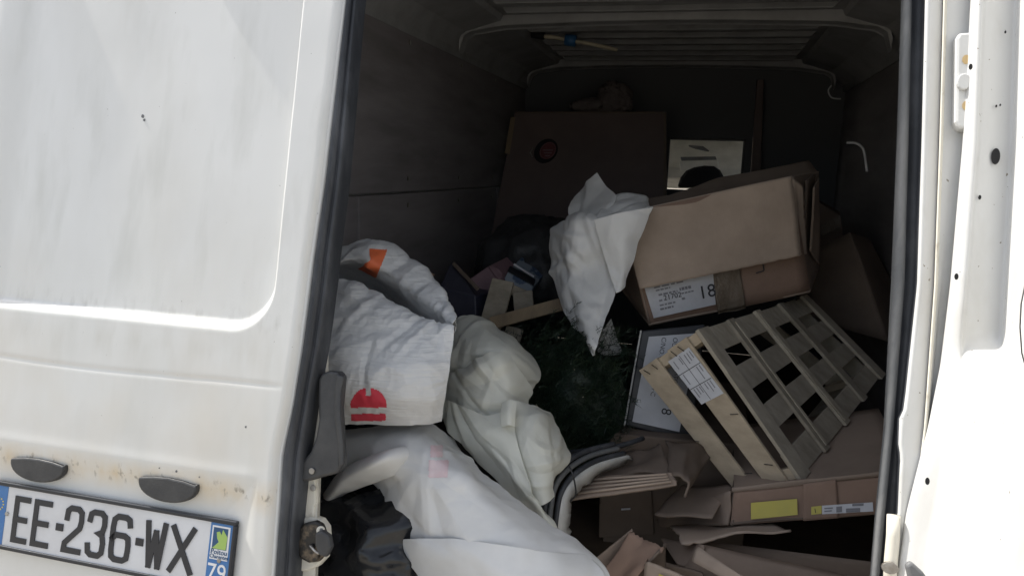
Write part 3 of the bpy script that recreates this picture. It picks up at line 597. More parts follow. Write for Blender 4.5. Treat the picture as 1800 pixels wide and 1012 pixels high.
for s, tt, tx, sz in ((.76, .90, 'P', .017), (.52, .91, 'OUTER', .017), (.34, .92, 'C/NO.', .017), (.80, .60, 'DIN', .015), (.62, .62, 'BATCH', .015), (.5, .25, '8', .036), (.72, .40, 'NG', .022), (.30, .42, 'PC', .017)):
    text('printed_text', tx, sz, fb(s, tt, .0028), down, rt, 'ink', lab, ext=.0002)
slab('tape_strip', [fb(.0, .0, .0005) - rt * .004, fb(.0, .0, .0005), fb(.0, 1, .0005), fb(.0, 1, .0005) - rt * .004], .001, 'foam', bb, 0)
base(bb, (c['fbl'] + c['bbr']) / 2)

# big open carton with label 18
bx = thing('open_carton', 'big open brown carton tilted on the pile, its front flap hanging over label 18', 'carton')
k = dict(fbl=Y(1141, 573, 2.00), fbr=Y(1424, 514, 2.14), ftr=Y(1392, 311, 2.12), ftl=Y(1090, 376, 1.98), bbl=Y(1088, 505, 2.26), btl=Y(1120, 352, 2.32), btr=Y(1437, 302, 2.42), bbr=Y(1440, 470, 2.44))
front = [k['fbl'], k['fbr'], k['ftr'], k['ftl']]
card('front_panel', front, 'cardr', bx, warp=.006, seed=1)
card('back_panel', [k['bbr'], k['bbl'], k['btl'], k['btr']], 'cardd', bx, warp=.006, seed=2)
card('back_flap', [k['btl'] + V((.02, 0, -.01)), k['btr'], k['btr'] + V((-.02, .06, .035)), k['btl'] + V((.24, .05, .075))], 'cardd', bx, seed=21)
card('side_panel', [k['bbl'], k['fbl'], k['ftl'], k['btl']], 'card', bx, warp=.006, seed=3)
card('side_panel', [k['fbr'], k['bbr'], k['btr'], k['ftr']], 'card', bx, warp=.006, seed=4)
card('bottom_panel', [k['bbl'], k['bbr'], k['fbr'], k['fbl']], 'card', bx, seed=5)
ff = [Y(1126, 509, 1.955), Y(1409, 450, 2.085), k['ftr'] + V((0, -.004, .003)), k['ftl'] + V((0, -.004, .003))]
card('front_flap', ff, 'cardp', bx, nx=30, ny=24, th=.006, warp=.009, torn='rb', seed=6, tear=.005)
card('side_flap', [Y(1408, 448, 2.12), Y(1420, 446, 2.16), Y(1413, 330, 2.15), Y(1392, 310, 2.115)], 'cardp', bx, nx=4, ny=20, torn='r', seed=7, tear=.01)
card('side_flap', [Y(1411, 450, 2.17), Y(1424, 440, 2.26), Y(1434, 306, 2.36), Y(1418, 318, 2.2)], 'cardd', bx, nx=6, ny=20, torn='l', seed=8, tear=.012)
card('side_flap', [Y(1424, 440, 2.2), Y(1440, 468, 2.3), Y(1441, 312, 2.36), Y(1432, 330, 2.22)], 'card', bx, nx=5, ny=20, torn='rb', seed=9)
frn = (front[1] - front[0]).cross(front[3] - front[0]).normalized()
def fp(px, py, h=.008):
    d = ray(px, py); return EYE + d * ((front[0] + frn * h - EYE).dot(frn) / d.dot(frn))
lb = slab('paper_label', [fp(1149, 559), fp(1258, 535), fp(1253, 478), fp(1131, 500)], .001, 'paper', bx, 0)
axx = (fp(1258, 535) - fp(1149, 559)).normalized(); ayy = (fp(1137, 515) - fp(1149, 559)).normalized()
text('label_number', '18', .050, fp(1229, 526, .0105), axx, ayy, 'ink', lb, ext=.0003)
text('label_number', '21702', .020, fp(1167, 528, .0105), axx, ayy, 'ink', lb, ext=.0003)
# small print too faint to read: short grey bars
for (x, y, wpx, z) in ((1158, 520, 34, .005), (1195, 511, 22, .008), (1198, 517, 22, .004), (1159, 530, 6, .005), (1160, 538, 30, .004), (1161, 545, 24, .005), (1199, 527, 6, .006), (1150, 507, 52, .004), (1153, 512, 26, .004)):
    p_ = fp(x, y, .0103); l_ = axx * (wpx * .00155); k_ = 0.0
    while k_ < .96:
        w_ = random.uniform(.12, .28); q_ = p_ + l_ * k_; e_ = min(1, k_ + w_)
        slab('label_line', [q_, p_ + l_ * e_, p_ + l_ * e_ + ayy * z, q_ + ayy * z], .0003, 'inkg', lb, 0); k_ = e_ + .06
card('tape_strip', [fp(1262, 548, .0075), fp(1311, 538, .0075), fp(1300, 466, .0075), fp(1250, 480, .0075)], 'tape', bx, nx=16, ny=14, th=.001, warp=.003, seed=11)
card('tape_strip', [k['fbl'] * .57 + k['fbr'] * .43 + V((0, .0, -.006)), k['fbl'] * .4 + k['fbr'] * .6 + V((0, 0, -.006)), k['bbl'] * .4 + k['bbr'] * .6 + V((0, 0, -.006)), k['bbl'] * .57 + k['bbr'] * .43 + V((0, 0, -.006))], 'tape', bx, th=.001)
slab('printed_corner', [fp(1329, 479), fp(1343, 475), fp(1343, 477), fp(1329, 481)], .0006, 'ink', bx, 0); slab('printed_corner', [fp(1342, 475), fp(1344, 475), fp(1342, 464), fp(1340, 464)], .0006, 'ink', bx, 0)
base(bx, (k['fbl'] + k['bbr']) / 2)

# slatted fruit crate, tipped on its side: x along its length (into the van), y across, z from slatted bottom to open top
cr8 = {(0, 0, 0): Y(1228, 582, 1.737), (0, 1, 0): Y(1408, 843, 1.646), (1, 0, 0): Y(1415, 521, 2.291), (1, 1, 0): Y(1552, 657, 2.201), (0, 0, 1): Y(1128, 652, 1.799), (0, 1, 1): Y(1300, 865, 1.709)}
cr8[(1, 0, 1)] = cr8[(1, 0, 0)] + (cr8[(0, 0, 1)] - cr8[(0, 0, 0)]); cr8[(1, 1, 1)] = cr8[(1, 1, 0)] + (cr8[(0, 1, 1)] - cr8[(0, 1, 0)])
def C(x, y, z):
    r = V((0, 0, 0))
    for (a, b, d), p in cr8.items(): r += p * ((x if a else 1 - x) * (y if b else 1 - y) * (z if d else 1 - z))
    return r
crate = thing('slatted_crate', 'pale wooden slatted fruit crate tipped on its side, paper label on its end', 'crate')
def slat(name, x0, x1, y0, y1, z0, z1, m, j=.004):
    e = lambda: random.uniform(-j, j)
    if m == 'woodg': m = random.choice(('woodg', 'woodg1', 'woodg1', 'woodg2'))
    a, b, d, g_ = e(), e(), e(), e()
    n = 6; ax = 0 if abs(x1 - x0) * .6 > abs(y1 - y0) * .4 else 1
    vs = []; ph = random.random() * 6
    for i in range(n + 1):
        f = i / n; w_ = .0035 * math.sin(f * 3.1 + ph)
        for (p, q) in ((0, 0), (1, 0), (1, 1), (0, 1)):
            if ax == 0: vs.append(C(x0 + (x1 - x0) * f, (y1 if p else y0) + a + (b - a) * f, (z1 if q else z0)) + V((0, 0, w_)))
            else: vs.append(C((x1 if p else x0) + a + (b - a) * f, y0 + (y1 - y0) * f, (z1 if q else z0)) + V((0, w_ * .6, 0)))
    fs = [(i * 4 + k_, i * 4 + (k_ + 1) % 4, i * 4 + 4 + (k_ + 1) % 4, i * 4 + 4 + k_) for i in range(n) for k_ in range(4)] + [(3, 2, 1, 0), (n * 4, n * 4 + 1, n * 4 + 2, n * 4 + 3)]
    o = link(name, vs, fs, m, crate, bevel=.0008); fixn(o); return o
for y0, y1 in ((.0, .165), (.285, .45), (.565, .72), (.84, 1.0)): slat('bottom_board', .0, 1.0, y0, y1, .02, .055, 'woodg')
for x0, x1 in ((-.012, .065), (.225, .27), (.46, .505), (.70, .745), (.95, 1.01)): slat('cross_batten', x0, x1, -.01, 1.01, -.035, .018, 'woodg')
for x0, x1 in ((.25, .266), (.47, .485)): slat('batten_splinter', x0, x1, .02, .98, -.05, -.036, 'woodg')
for z0, z1 in ((.16, .49), (.68, 1.0)):
    slat('end_slat', -.014, -.002, -.01, 1.01, z0, z1, 'wood')
    slat('end_slat', 1.002, 1.014, -.01, 1.01, z0, z1, 'woodg')
    for yy in ((-.022, -.004), (1.004, 1.022)): slat('side_slat', .0, 1.0, yy[0], yy[1], z0, z1, 'woodg')
for x0 in (.002, .95):
    for y0 in (.002, .93): slat('corner_post', x0, x0 + .048, y0, y0 + .068, .06, .98, 'wood', 0)
pn = (C(0, .5, 1) - C(0, .5, 0)).cross(C(0, 1, .5) - C(0, 0, .5)).normalized()
if pn.dot(EYE - C(0, .5, .5)) < 0: pn = -pn
def E_(y, z, h=.012): return C(-.014, y, z) + pn * h
lq = [E_(.04, .58, .003), E_(.04, .20, .003), E_(.36, .18, .003), E_(.36, .56, .003)]
if (lq[1] - lq[0]).cross(lq[3] - lq[0]).dot(pn) < 0: lq = [lq[3], lq[2], lq[1], lq[0]]
pl_ = slab('paper_label', [E_(.05, .56, .003), E_(.385, .54, .003), E_(.385, .17, .003), E_(.05, .20, .003)], .001, 'paper', crate, 0)
ly, lz = (E_(1, .5) - E_(0, .5)).normalized(), -(E_(.5, 1) - E_(.5, 0)).normalized()
for i, zz in enumerate((.50, .455, .41, .365, .32, .275, .23)):
    for a0, a1 in ((.07, .15), (.17, .26), (.28, .36)):
        if random.random() < .75:
            l_ = a0 + (a1 - a0) * random.uniform(.5, 1)
            slab('label_line', [E_(a0, zz, .0046), E_(l_, zz, .0046), E_(l_, zz - .013, .0046), E_(a0, zz - .013, .0046)], .0003, 'inkg', pl_, 0)
for a in (.16, .27): slab('label_line', [E_(a, .55, .0046), E_(a + .004, .55, .0046), E_(a + .004, .19, .0046), E_(a, .19, .0046)], .0003, 'ink', pl_, 0)
slab('label_line', [E_(.06, .38, .0046), E_(.38, .38, .0046), E_(.38, .374, .0046), E_(.06, .374, .0046)], .0003, 'ink', pl_, 0)
for (y, z, ang) in ((.03, .30, .4), (.03, .42, .3), (.03, .76, .4), (.03, .90, .5), (.52, .22, 1.2), (.58, .98, 1.1), (.86, .24, 1.1), (.88, .6, 1.3)):
    d = (ly * math.cos(ang) + lz * math.sin(ang)) * .009
    p = E_(y, z, .005); tube('staple', [p - d, p, p + d], .0011, 'grease', crate, 5)
base(crate, (cr8[(0, 1, 1)] + cr8[(1, 1, 1)]) / 2)

# flat carton with yellow labels, right
fc = thing('flat_carton', 'low flat carton with a yellow label and a torn bottom flap under the crate', 'carton')
q = dict(bl=Y(1284, 923, 1.60), br=Y(1600, 898, 1.62), tr=Y(1600, 832, 1.64), tl=Y(1290, 864, 1.62))
off = V((.01, .36, .03))
card('front_panel', [q['bl'], q['br'], q['tr'], q['tl']], 'cardr', fc, seed=31, nx=24)
card('top_panel', [q['tl'], q['tr'], q['tr'] + off, q['tl'] + off], 'card', fc, seed=32)
card('top_edge', [q['tl'] + V((-.005, -.003, 0)), q['tr'] + V((0, -.003, 0)), q['tr'] + V((0, -.003, .012)), q['tl'] + V((-.005, -.002, .010))], 'card', fc, seed=37, ny=2)
card('bottom_panel', [q['bl'] + off, q['br'] + off, q['br'], q['bl']], 'cardd', fc, seed=33)
card('side_panel', [q['bl'] + off, q['bl'], q['tl'], q['tl'] + off], 'cardd', fc, seed=34)
card('side_flap', [Y(1160, 925, 1.78), q['bl'] + V((-.006, 0, 0)), q['tl'] + V((-.006, 0, 0)), Y(1140, 893, 1.86)], 'card', fc, seed=35, torn='l', warp=.01)
card('torn_flap', [Y(1195, 952, 1.50), Y(1390, 926, 1.58), Y(1340, 922, 1.66), Y(1175, 925, 1.70)], 'cardp', fc, nx=24, seed=36, torn='bl', warp=.015, tear=.02)
fcn = (q['br'] - q['bl']).cross(q['tl'] - q['bl']).normalized()
def qf(px, py, h=.007):
    d = ray(px, py); return EYE + d * ((q['bl'] + fcn * h - EYE).dot(fcn) / d.dot(fcn))
slab('yellow_label', [qf(1320, 912), qf(1402, 904), qf(1401, 876), qf(1320, 883)], .0008, 'yellow', fc, 0)
slab('yellow_label', [qf(1426, 904), qf(1444, 902), qf(1444, 888), qf(1426, 890)], .0008, 'yellow', fc, 0)
slab('white_label', [qf(1445, 903), qf(1535, 898), qf(1534, 882), qf(1445, 888)], .0008, 'paper', fc, 0)
ax_ = (qf(1402, 904) - qf(1320, 912)).normalized(); ay_ = (qf(1320, 883) - qf(1320, 912)).normalized()
text('label_mark', '1', .013, qf(1431, 901, .009), ax_, ay_, 'ink', fc, ext=.0002)
for x0, x1, y0, y1 in ((1470, 1480, 890, 900), (1487, 1512, 893, 900), (1498, 1518, 885, 889), (1449, 1464, 892, 894), (1449, 1462, 897, 899)):
    slab('label_line', [qf(x0, y1, .009), qf(x1, y1 - 1, .009), qf(x1, y0 - 1, .009), qf(x0, y0, .009)], .0003, 'inkg', fc, 0)
card('tape_strip', [qf(1412, 915, .0068), qf(1474, 910, .0068), qf(1470, 842, .0068), qf(1412, 850, .0068)], 'cardr', fc, th=.0008, warp=.001)
base(fc, (q['bl'] + q['br']) / 2 + V((0, .18, 0)))

# carton at the rear sill, right
sc = thing('sill_carton', 'open brown carton lying at the rear sill beside the open door', 'carton')
a = [Y(1225, 958, 1.45), Y(1230, 1060, 1.43), Y(1420, 1060, 1.30), Y(1390, 1030, 1.30)]
card('top_panel', [Y(1185, 1030, 1.42), Y(1350, 1080, 1.28), Y(1640, 1040, 1.42), Y(1228, 956, 1.52)][:4], 'card', sc, seed=41, warp=.008)
card('front_panel', [Y(1180, 1120, 1.40), Y(1345, 1180, 1.26), Y(1350, 1080, 1.28), Y(1185, 1030, 1.42)], 'cardd', sc, seed=42)
card('edge_flap', [Y(1215, 985, 1.43), Y(1345, 1055, 1.30), Y(1352, 1046, 1.30), Y(1224, 957, 1.45)], 'cardp', sc, nx=20, ny=3, seed=43, torn='l')
card('back_panel', [Y(1230, 1050, 1.56), Y(1640, 1080, 1.52), Y(1640, 1000, 1.55), Y(1235, 950, 1.60)], 'cardd', sc, seed=44)
card('inner_panel', [Y(1190, 990, 1.50), Y(1232, 1000, 1.46), Y(1236, 958, 1.50), Y(1160, 944, 1.66)], 'card', sc, seed=45)
base(sc, Y(1400, 1100, 1.45))
yc = thing('sill_carton', 'small carton with a yellow label at the foot of the white sheet', 'carton')
yq = [Y(1130, 1050, 1.33), Y(1230, 1085, 1.26), Y(1220, 1020, 1.28), Y(1134, 984, 1.35)]
card('front_panel', yq, 'cardp', yc, seed=51, torn='t', tear=.006)
card('back_panel', [Y(1260, 1060, 1.40), Y(1170, 1045, 1.46), Y(1165, 985, 1.46), Y(1235, 1005, 1.42)], 'cardd', yc, seed=52)
n_ = (yq[1] - yq[0]).cross(yq[3] - yq[0]).normalized()
slab('yellow_label', [bil(yq, .25, .25) + n_ * .004, bil(yq, .9, .25) + n_ * .004, bil(yq, .9, .78) + n_ * .004, bil(yq, .33, .82) + n_ * .004], .0008, 'yellow', yc, 0)
base(yc, Y(1180, 1060, 1.36))
# folded torn flap piece (box lid) in front
tl_ = thing('torn_carton', 'torn open brown carton corner standing between white sheet and sill carton', 'carton')
card('front_panel', [Y(1030, 1040, 1.36), Y(1100, 1040, 1.33), Y(1170, 962, 1.37), Y(1112, 933, 1.42)], 'cardr', tl_, seed=61, torn='tr', nx=20, warp=.012, tear=.014)
card('back_panel', [Y(1040, 985, 1.42), Y(1052, 1030, 1.40), Y(1115, 975, 1.45), Y(1112, 931, 1.43)], 'card', tl_, seed=62)
card('side_panel', [Y(1085, 1045, 1.34), Y(1170, 1020, 1.42), Y(1172, 955, 1.42), Y(1162, 968, 1.36)], 'cardd', tl_, seed=63, torn='t')
base(tl_, Y(1090, 1045, 1.38))
# dark flattened carton lying in the middle
fl = thing('flattened_carton', 'crushed brown carton with ribbed corrugated flap beside the curved foam strip', 'carton')
card('ribbed_flap', [Y(1000, 878, 1.50), Y(1196, 850, 1.52), Y(1180, 830, 1.54), Y(1030, 838, 1.58)], 'card', fl, nx=30, seed=71, torn='r', warp=.006)
for i in range(4):
    f = .2 + .2 * i; a = Y(1000, 878, 1.50).lerp(Y(1030, 838, 1.58), f); b = Y(1196, 850, 1.52).lerp(Y(1180, 830, 1.54), f)
    tube('corrugation', [a.lerp(b, .06) + V((0, -.004, .004)), a.lerp(b, .5) + V((0, -.004, .004)), a.lerp(b, .93) + V((0, -.004, .004))], .0028, 'cardp', fl, 6)
card('raised_panel', [Y(1030, 842, 1.60), Y(1180, 832, 1.56), Y(1160, 778, 1.70), Y(1085, 800, 1.72)], 'cardd', fl, nx=20, seed=72, torn='t', warp=.015)
card('curled_flap', [Y(1178, 835, 1.54), Y(1208, 872, 1.52), Y(1250, 800, 1.74), Y(1170, 772, 1.72)], 'cardd', fl, nx=16, seed=73, torn='t', warp=.02, bow=.02)
card('lower_panel', [Y(1150, 900, 1.62), Y(1250, 905, 1.58), Y(1290, 850, 1.72), Y(1200, 850, 1.74)], 'card', fl, seed=74, warp=.01)
base(fl, Y(1110, 880, 1.55))
# cartons leaning on the right wall, behind the crate
rc = thing('leaning_carton', 'flat brown carton leaning on the right wall behind the slatted crate', 'carton')
card('front_panel', [Y(1420, 560, 2.62), Y(1560, 600, 2.50), Y(1494, 408, 2.62), Y(1425, 440, 2.72)], 'cardd', rc, seed=81)
card('side_panel', [Y(1560, 600, 2.50), Y(1600, 560, 2.75), Y(1530, 420, 2.8), Y(1494, 408, 2.62)], 'cardd', rc, seed=82)
base(rc, Y(1500, 600, 2.6))
rc = thing('leaning_carton', 'dark upright carton standing behind the carton with label 18', 'carton')
hexa('box_body', [Y(1400, 560, 3.0), Y(1500, 560, 3.0), Y(1480, 520, 3.3), Y(1400, 520, 3.3), Y(1400, 330, 3.0), Y(1478, 380, 3.0), Y(1476, 372, 3.3), Y(1400, 328, 3.3)], 'cardd', rc, .004)
slab('tape_strip', [Y(1435, 420, 2.99), Y(1476, 400, 2.99), Y(1476, 380, 2.99), Y(1435, 400, 2.99)], .002, 'tape', rc, 0)
base(rc, Y(1450, 560, 3.1))

# ------------------------------------------------------------------ soft goods
# bin bags
def blob(name, label, c, r, m, cat, seed, amp=.25, sub=5, parent=None):
    b = bmesh.new(); bmesh.ops.create_icosphere(b, subdivisions=sub, radius=1)
    for v in b.verts:
        p = v.co.copy(); k = 1 + amp * .5 * N.noise(p * 1.6 + V((seed, 0, 0))) + amp * .35 * (1 - 2 * abs(N.noise(p * 3.4 + V((0, seed, 0))))) + amp * .16 * (1 - 2 * abs(N.noise(p * 8 + V((0, 0, seed)))))
        v.co = V((p.x * r[0], p.y * r[1], p.z * r[2])) * k + V(c)
    me = bpy.data.meshes.new(name); b.to_mesh(me); b.free(); o = bpy.data.objects.new(name, me); col.objects.link(o); me.materials.append(MT[m])
    for p in me.polygons: p.use_smooth = True
    if label: tag(o, label, cat)
    if parent: o.parent = parent
    return o
blob('bin_bag', 'glossy black plastic bin bag under the white sheets at the sill', (-.60, 1.38, .665), (.26, .19, .175), 'bag', 'bag', 2.2, .42)
blob('bin_bag', 'dull black bin bag standing behind the broken pale pallet', tuple(Y(945, 485, 2.55)), (.22, .2, .2), 'bag2', 'bag', 7.7, .2)
blob('bin_bag', 'black bin bag in the far left corner behind the woven sack', (-.75, 1.95, .78), (.24, .30, .25), 'bag2', 'bag', 3.7, .2)

# A: white woven sack
A = thing('woven_sack', 'white woven sack with orange patch and red roundel, folded behind the lever', 'sack')
rowsA = [[(520, 745, 1.34), (600, 745, 1.30), (690, 745, 1.29), (740, 744, 1.30), (775, 738, 1.33)],
         [(525, 690, 1.31), (600, 690, 1.265), (680, 692, 1.26), (740, 695, 1.275), (780, 697, 1.31)],
         [(530, 630, 1.31), (600, 630, 1.275), (680, 640, 1.27), (745, 645, 1.285), (788, 650, 1.32)],
         [(530, 560, 1.36), (600, 560, 1.34), (680, 575, 1.33), (745, 592, 1.335), (796, 605, 1.35)],
         [(535, 503, 1.45), (600, 492, 1.44), (680, 527, 1.42), (745, 560, 1.39), (798, 575, 1.37)],
         [(535, 530, 1.54), (606, 525, 1.56), (684, 552, 1.54), (746, 578, 1.46), (798, 584, 1.40)],
         [(535, 515, 1.70), (606, 505, 1.72), (686, 535, 1.70), (746, 566, 1.56), (798, 578, 1.43)],
         [(540, 492, 1.66), (622, 478, 1.68), (690, 518, 1.66), (748, 556, 1.53), (798, 574, 1.41)],
         [(545, 482, 1.52), (628, 462, 1.53), (694, 500, 1.53), (755, 538, 1.46), (799, 570, 1.39)],
         [(550, 466, 1.53), (636, 438, 1.55), (698, 466, 1.55), (762, 512, 1.49), (800, 564, 1.40)],
         [(556, 458, 1.60), (645, 426, 1.62), (702, 445, 1.62), (767, 496, 1.56), (801, 560, 1.43)],
         [(560, 500, 1.70), (645, 490, 1.74), (704, 510, 1.74), (768, 545, 1.66), (800, 590, 1.48)]]
_, pA, nuA, nvA = sheet('sack_cloth', rowsA, 'sheetA', A, 240, 300, .008, .0045, 13, 1.3, crk=(26, .0045, .018, .09))
def inE(px, py, cx, cy, rx, ry): return ((px - cx) / rx) ** 2 + ((py - cy) / ry) ** 2 < 1
def red(s, t, p):
    if t > .35: return False
    x, y = pix(p)
    if 716 < y < 727: return False
    if 643 < x < 652 and y < 696: return False
    if inE(x, y, 648, 714, 32, 32) and y < 720: return True
    return 727 <= y < 739 and 617 < x < 678
def orange(s, t, p):
    if t < .66 or t > .97: return False
    x, y = pix(p)
    pg = ((648, 438), (680, 440), (661, 488), (629, 472), (650, 459)); ins = False
    for (xa, ya), (xb, yb) in zip(pg, pg[1:] + pg[:1]):
        if (ya > y) != (yb > y) and x < xa + (y - ya) * (xb - xa) / (yb - ya): ins = not ins
    return ins
patch('red_roundel', pA, nuA, nvA, red, 'redp', A); patch('orange_patch', pA, nuA, nvA, orange, 'orange', A)
base(A, (-.7, 1.45, .95))
# B: long white fleece sheet hanging over the sill
B = thing('white_sheet', 'long smooth white sheet draped over the bin bag and down to the sill', 'sheet')
rowsB = [[(540, 752, 1.42), (620, 750, 1.40), (700, 742, 1.40), (760, 744, 1.42), (800, 770, 1.46)],
         [(560, 775, 1.36), (640, 762, 1.335), (710, 752, 1.335), (765, 762, 1.36), (815, 795, 1.42)],
         [(600, 835, 1.34), (655, 802, 1.285), (725, 785, 1.27), (785, 795, 1.29), (845, 820, 1.36)],
         [(655, 852, 1.31), (700, 838, 1.245), (760, 828, 1.225), (820, 832, 1.24), (885, 855, 1.32)],
         [(672, 890, 1.28), (730, 880, 1.215), (795, 870, 1.20), (860, 875, 1.215), (930, 892, 1.29)],
         [(690, 940, 1.255), (755, 930, 1.19), (830, 922, 1.175), (905, 925, 1.19), (985, 938, 1.26)],
         [(720, 975, 1.23), (790, 968, 1.17), (870, 965, 1.155), (950, 966, 1.17), (1038, 977, 1.235)],
         [(755, 1015, 1.21), (830, 1015, 1.15), (905, 1015, 1.135), (985, 1012, 1.15), (1068, 1010, 1.21)],
         [(785, 1090, 1.18), (850, 1090, 1.13), (930, 1090, 1.115), (1010, 1088, 1.13), (1085, 1080, 1.18)]]
_, pB, nuB, nvB = sheet('sheet_cloth', rowsB, 'sheetB', B, 120, 170, .012, .002, 12, 4.4, rad_=((Y(745, 815, 1.24), .0035, 9),), crk=(22, .0042, .022, .12))
def fade(s, t, p):
    x, y = pix(p); return (752 < x < 786 and 808 < y < 838) or (755 < x < 776 and 782 < y < 802)
patch('faded_print', pB, nuB, nvB, fade, 'redfade', B)
rowsB2 = [[(568, 915, 1.33), (603, 870, 1.295), (655, 848, 1.268), (700, 831, 1.255), (760, 806, 1.34)],
          [(568, 892, 1.29), (604, 847, 1.25), (658, 820, 1.215), (704, 804, 1.24), (765, 796, 1.33)],
          [(568, 872, 1.30), (606, 828, 1.268), (660, 800, 1.235), (702, 787, 1.258), (762, 786, 1.34)],
          [(562, 866, 1.36), (602, 824, 1.33), (655, 800, 1.30), (700, 788, 1.295), (760, 788, 1.36)]]
sheet('sheet_fold', rowsB2, 'sheetB', B, 50, 30, .006, .002, 8, 6.1)
rowsB3 = [[(692, 948, 1.247), (735, 946, 1.195), (800, 946, 1.165), (880, 957, 1.146), (960, 969, 1.16), (1035, 978, 1.225)],
          [(706, 975, 1.225), (750, 970, 1.175), (812, 972, 1.145), (890, 990, 1.13), (970, 1000, 1.14), (1054, 1000, 1.195)],
          [(745, 1020, 1.19), (790, 1022, 1.15), (850, 1030, 1.12), (920, 1040, 1.105), (990, 1040, 1.12), (1072, 1035, 1.175)],
          [(770, 1110, 1.15), (820, 1110, 1.12), (880, 1110, 1.10), (940, 1110, 1.09), (1010, 1110, 1.10), (1085, 1100, 1.15)]]
sheet('sheet_fold', rowsB3, 'sheetB', B, 70, 40, .010, .002, 8, 8.1, crk=(12, .004, .025, .12))
base(B, (-.4, 1.1, .75))
# C: milky plastic film
Cc = thing('plastic_film', 'crumpled milky plastic film heaped between woven sack and green needles', 'film')
rowsC1 = [[(792, 572, 1.70), (816, 557, 1.72), (842, 557, 1.73), (875, 575, 1.74), (905, 599, 1.76)], [(788, 600, 1.62), (820, 590, 1.60), (855, 588, 1.60), (895, 600, 1.63), (934, 625, 1.70)],
          [(785, 630, 1.58), (818, 618, 1.55), (858, 610, 1.54), (905, 622, 1.57), (948, 655, 1.66)], [(784, 655, 1.56), (815, 645, 1.535), (850, 632, 1.53), (900, 640, 1.55), (946, 670, 1.63)],
          [(786, 680, 1.56), (820, 672, 1.55), (860, 665, 1.55), (905, 672, 1.57), (936, 684, 1.62)]]
rowsC2 = [[(784, 658, 1.545), (812, 650, 1.52), (838, 634, 1.505), (862, 620, 1.50), (892, 623, 1.525)], [(782, 668, 1.535), (815, 660, 1.495), (848, 648, 1.48), (880, 640, 1.485), (908, 642, 1.52)],
          [(780, 690, 1.52), (818, 682, 1.475), (858, 676, 1.465), (896, 672, 1.48), (935, 684, 1.55)], [(779, 715, 1.50), (818, 708, 1.455), (860, 702, 1.45), (898, 700, 1.47), (930, 706, 1.54)],
          [(782, 740, 1.48), (825, 735, 1.44), (868, 728, 1.44), (905, 722, 1.46), (935, 722, 1.53)]]
rowsC3 = [[(880, 712, 1.46), (905, 703, 1.46), (925, 707, 1.48), (945, 712, 1.50), (965, 726, 1.54)], [(875, 745, 1.43), (905, 738, 1.42), (938, 738, 1.425), (966, 744, 1.45), (988, 764, 1.51)],
          [(880, 785, 1.40), (912, 778, 1.385), (945, 776, 1.385), (975, 784, 1.41), (999, 800, 1.47)], [(895, 825, 1.38), (922, 818, 1.365), (950, 814, 1.365), (976, 818, 1.385), (997, 816, 1.44)],
          [(915, 862, 1.37), (935, 856, 1.355), (952, 852, 1.355), (966, 850, 1.37), (972, 846, 1.40)], [(935, 895, 1.36), (948, 890, 1.35), (958, 886, 1.35), (967, 880, 1.36), (973, 872, 1.38)]]
rowsC4 = [[(776, 700, 1.48), (790, 705, 1.45), (815, 715, 1.43), (855, 728, 1.415), (900, 722, 1.425)], [(778, 735, 1.46), (800, 738, 1.425), (830, 748, 1.405), (868, 760, 1.385), (908, 772, 1.385)],
          [(800, 770, 1.44), (830, 772, 1.405), (860, 785, 1.385), (890, 806, 1.375), (925, 826, 1.355)], [(835, 805, 1.42), (865, 812, 1.39), (890, 825, 1.37), (912, 845, 1.355), (936, 862, 1.345)],
          [(880, 850, 1.39), (905, 858, 1.37), (925, 868, 1.355), (942, 882, 1.35), (952, 893, 1.36)], [(925, 900, 1.37), (942, 906, 1.355), (955, 912, 1.345), (965, 918, 1.345), (972, 922, 1.35)],
          [(960, 945, 1.36), (968, 945, 1.35), (974, 945, 1.34), (978, 942, 1.34), (982, 938, 1.345)]]
pin = Y(784, 690, 1.45)
sheet('film_dome', rowsC1, 'sheetC', Cc, 120, 100, .004, .0028, 8, 2.9, rad_=((pin, .0025, 9),), crk=(9, .0042, .015, .11))
sheet('film_fold', rowsC2, 'sheetC', Cc, 120, 100, .004, .003, 9, 4.9, rad_=((pin, .0035, 9),), crk=(9, .0042, .015, .11))
sheet('film_lobe', rowsC3, 'sheetC', Cc, 110, 140, .004, .0035, 9, 6.9, rad_=((Y(925, 708, 1.5), .003, 7),), crk=(9, .0042, .015, .11))
sheet('film_tab', [[(882, 708, 1.425), (895, 703, 1.42), (908, 705, 1.425)], [(880, 728, 1.40), (894, 724, 1.395), (906, 726, 1.402)], [(882, 750, 1.385), (895, 747, 1.38), (905, 750, 1.388)]], 'sheetC', Cc, 20, 30, .002, .001, 9, 3.1)
sheet('film_apron', rowsC4, 'sheetC', Cc, 100, 150, .004, .003, 9, 8.9, rad_=((pin, .0045, 13),), crk=(9, .0042, .015, .11))
base(Cc, (-.4, 1.45, .85))
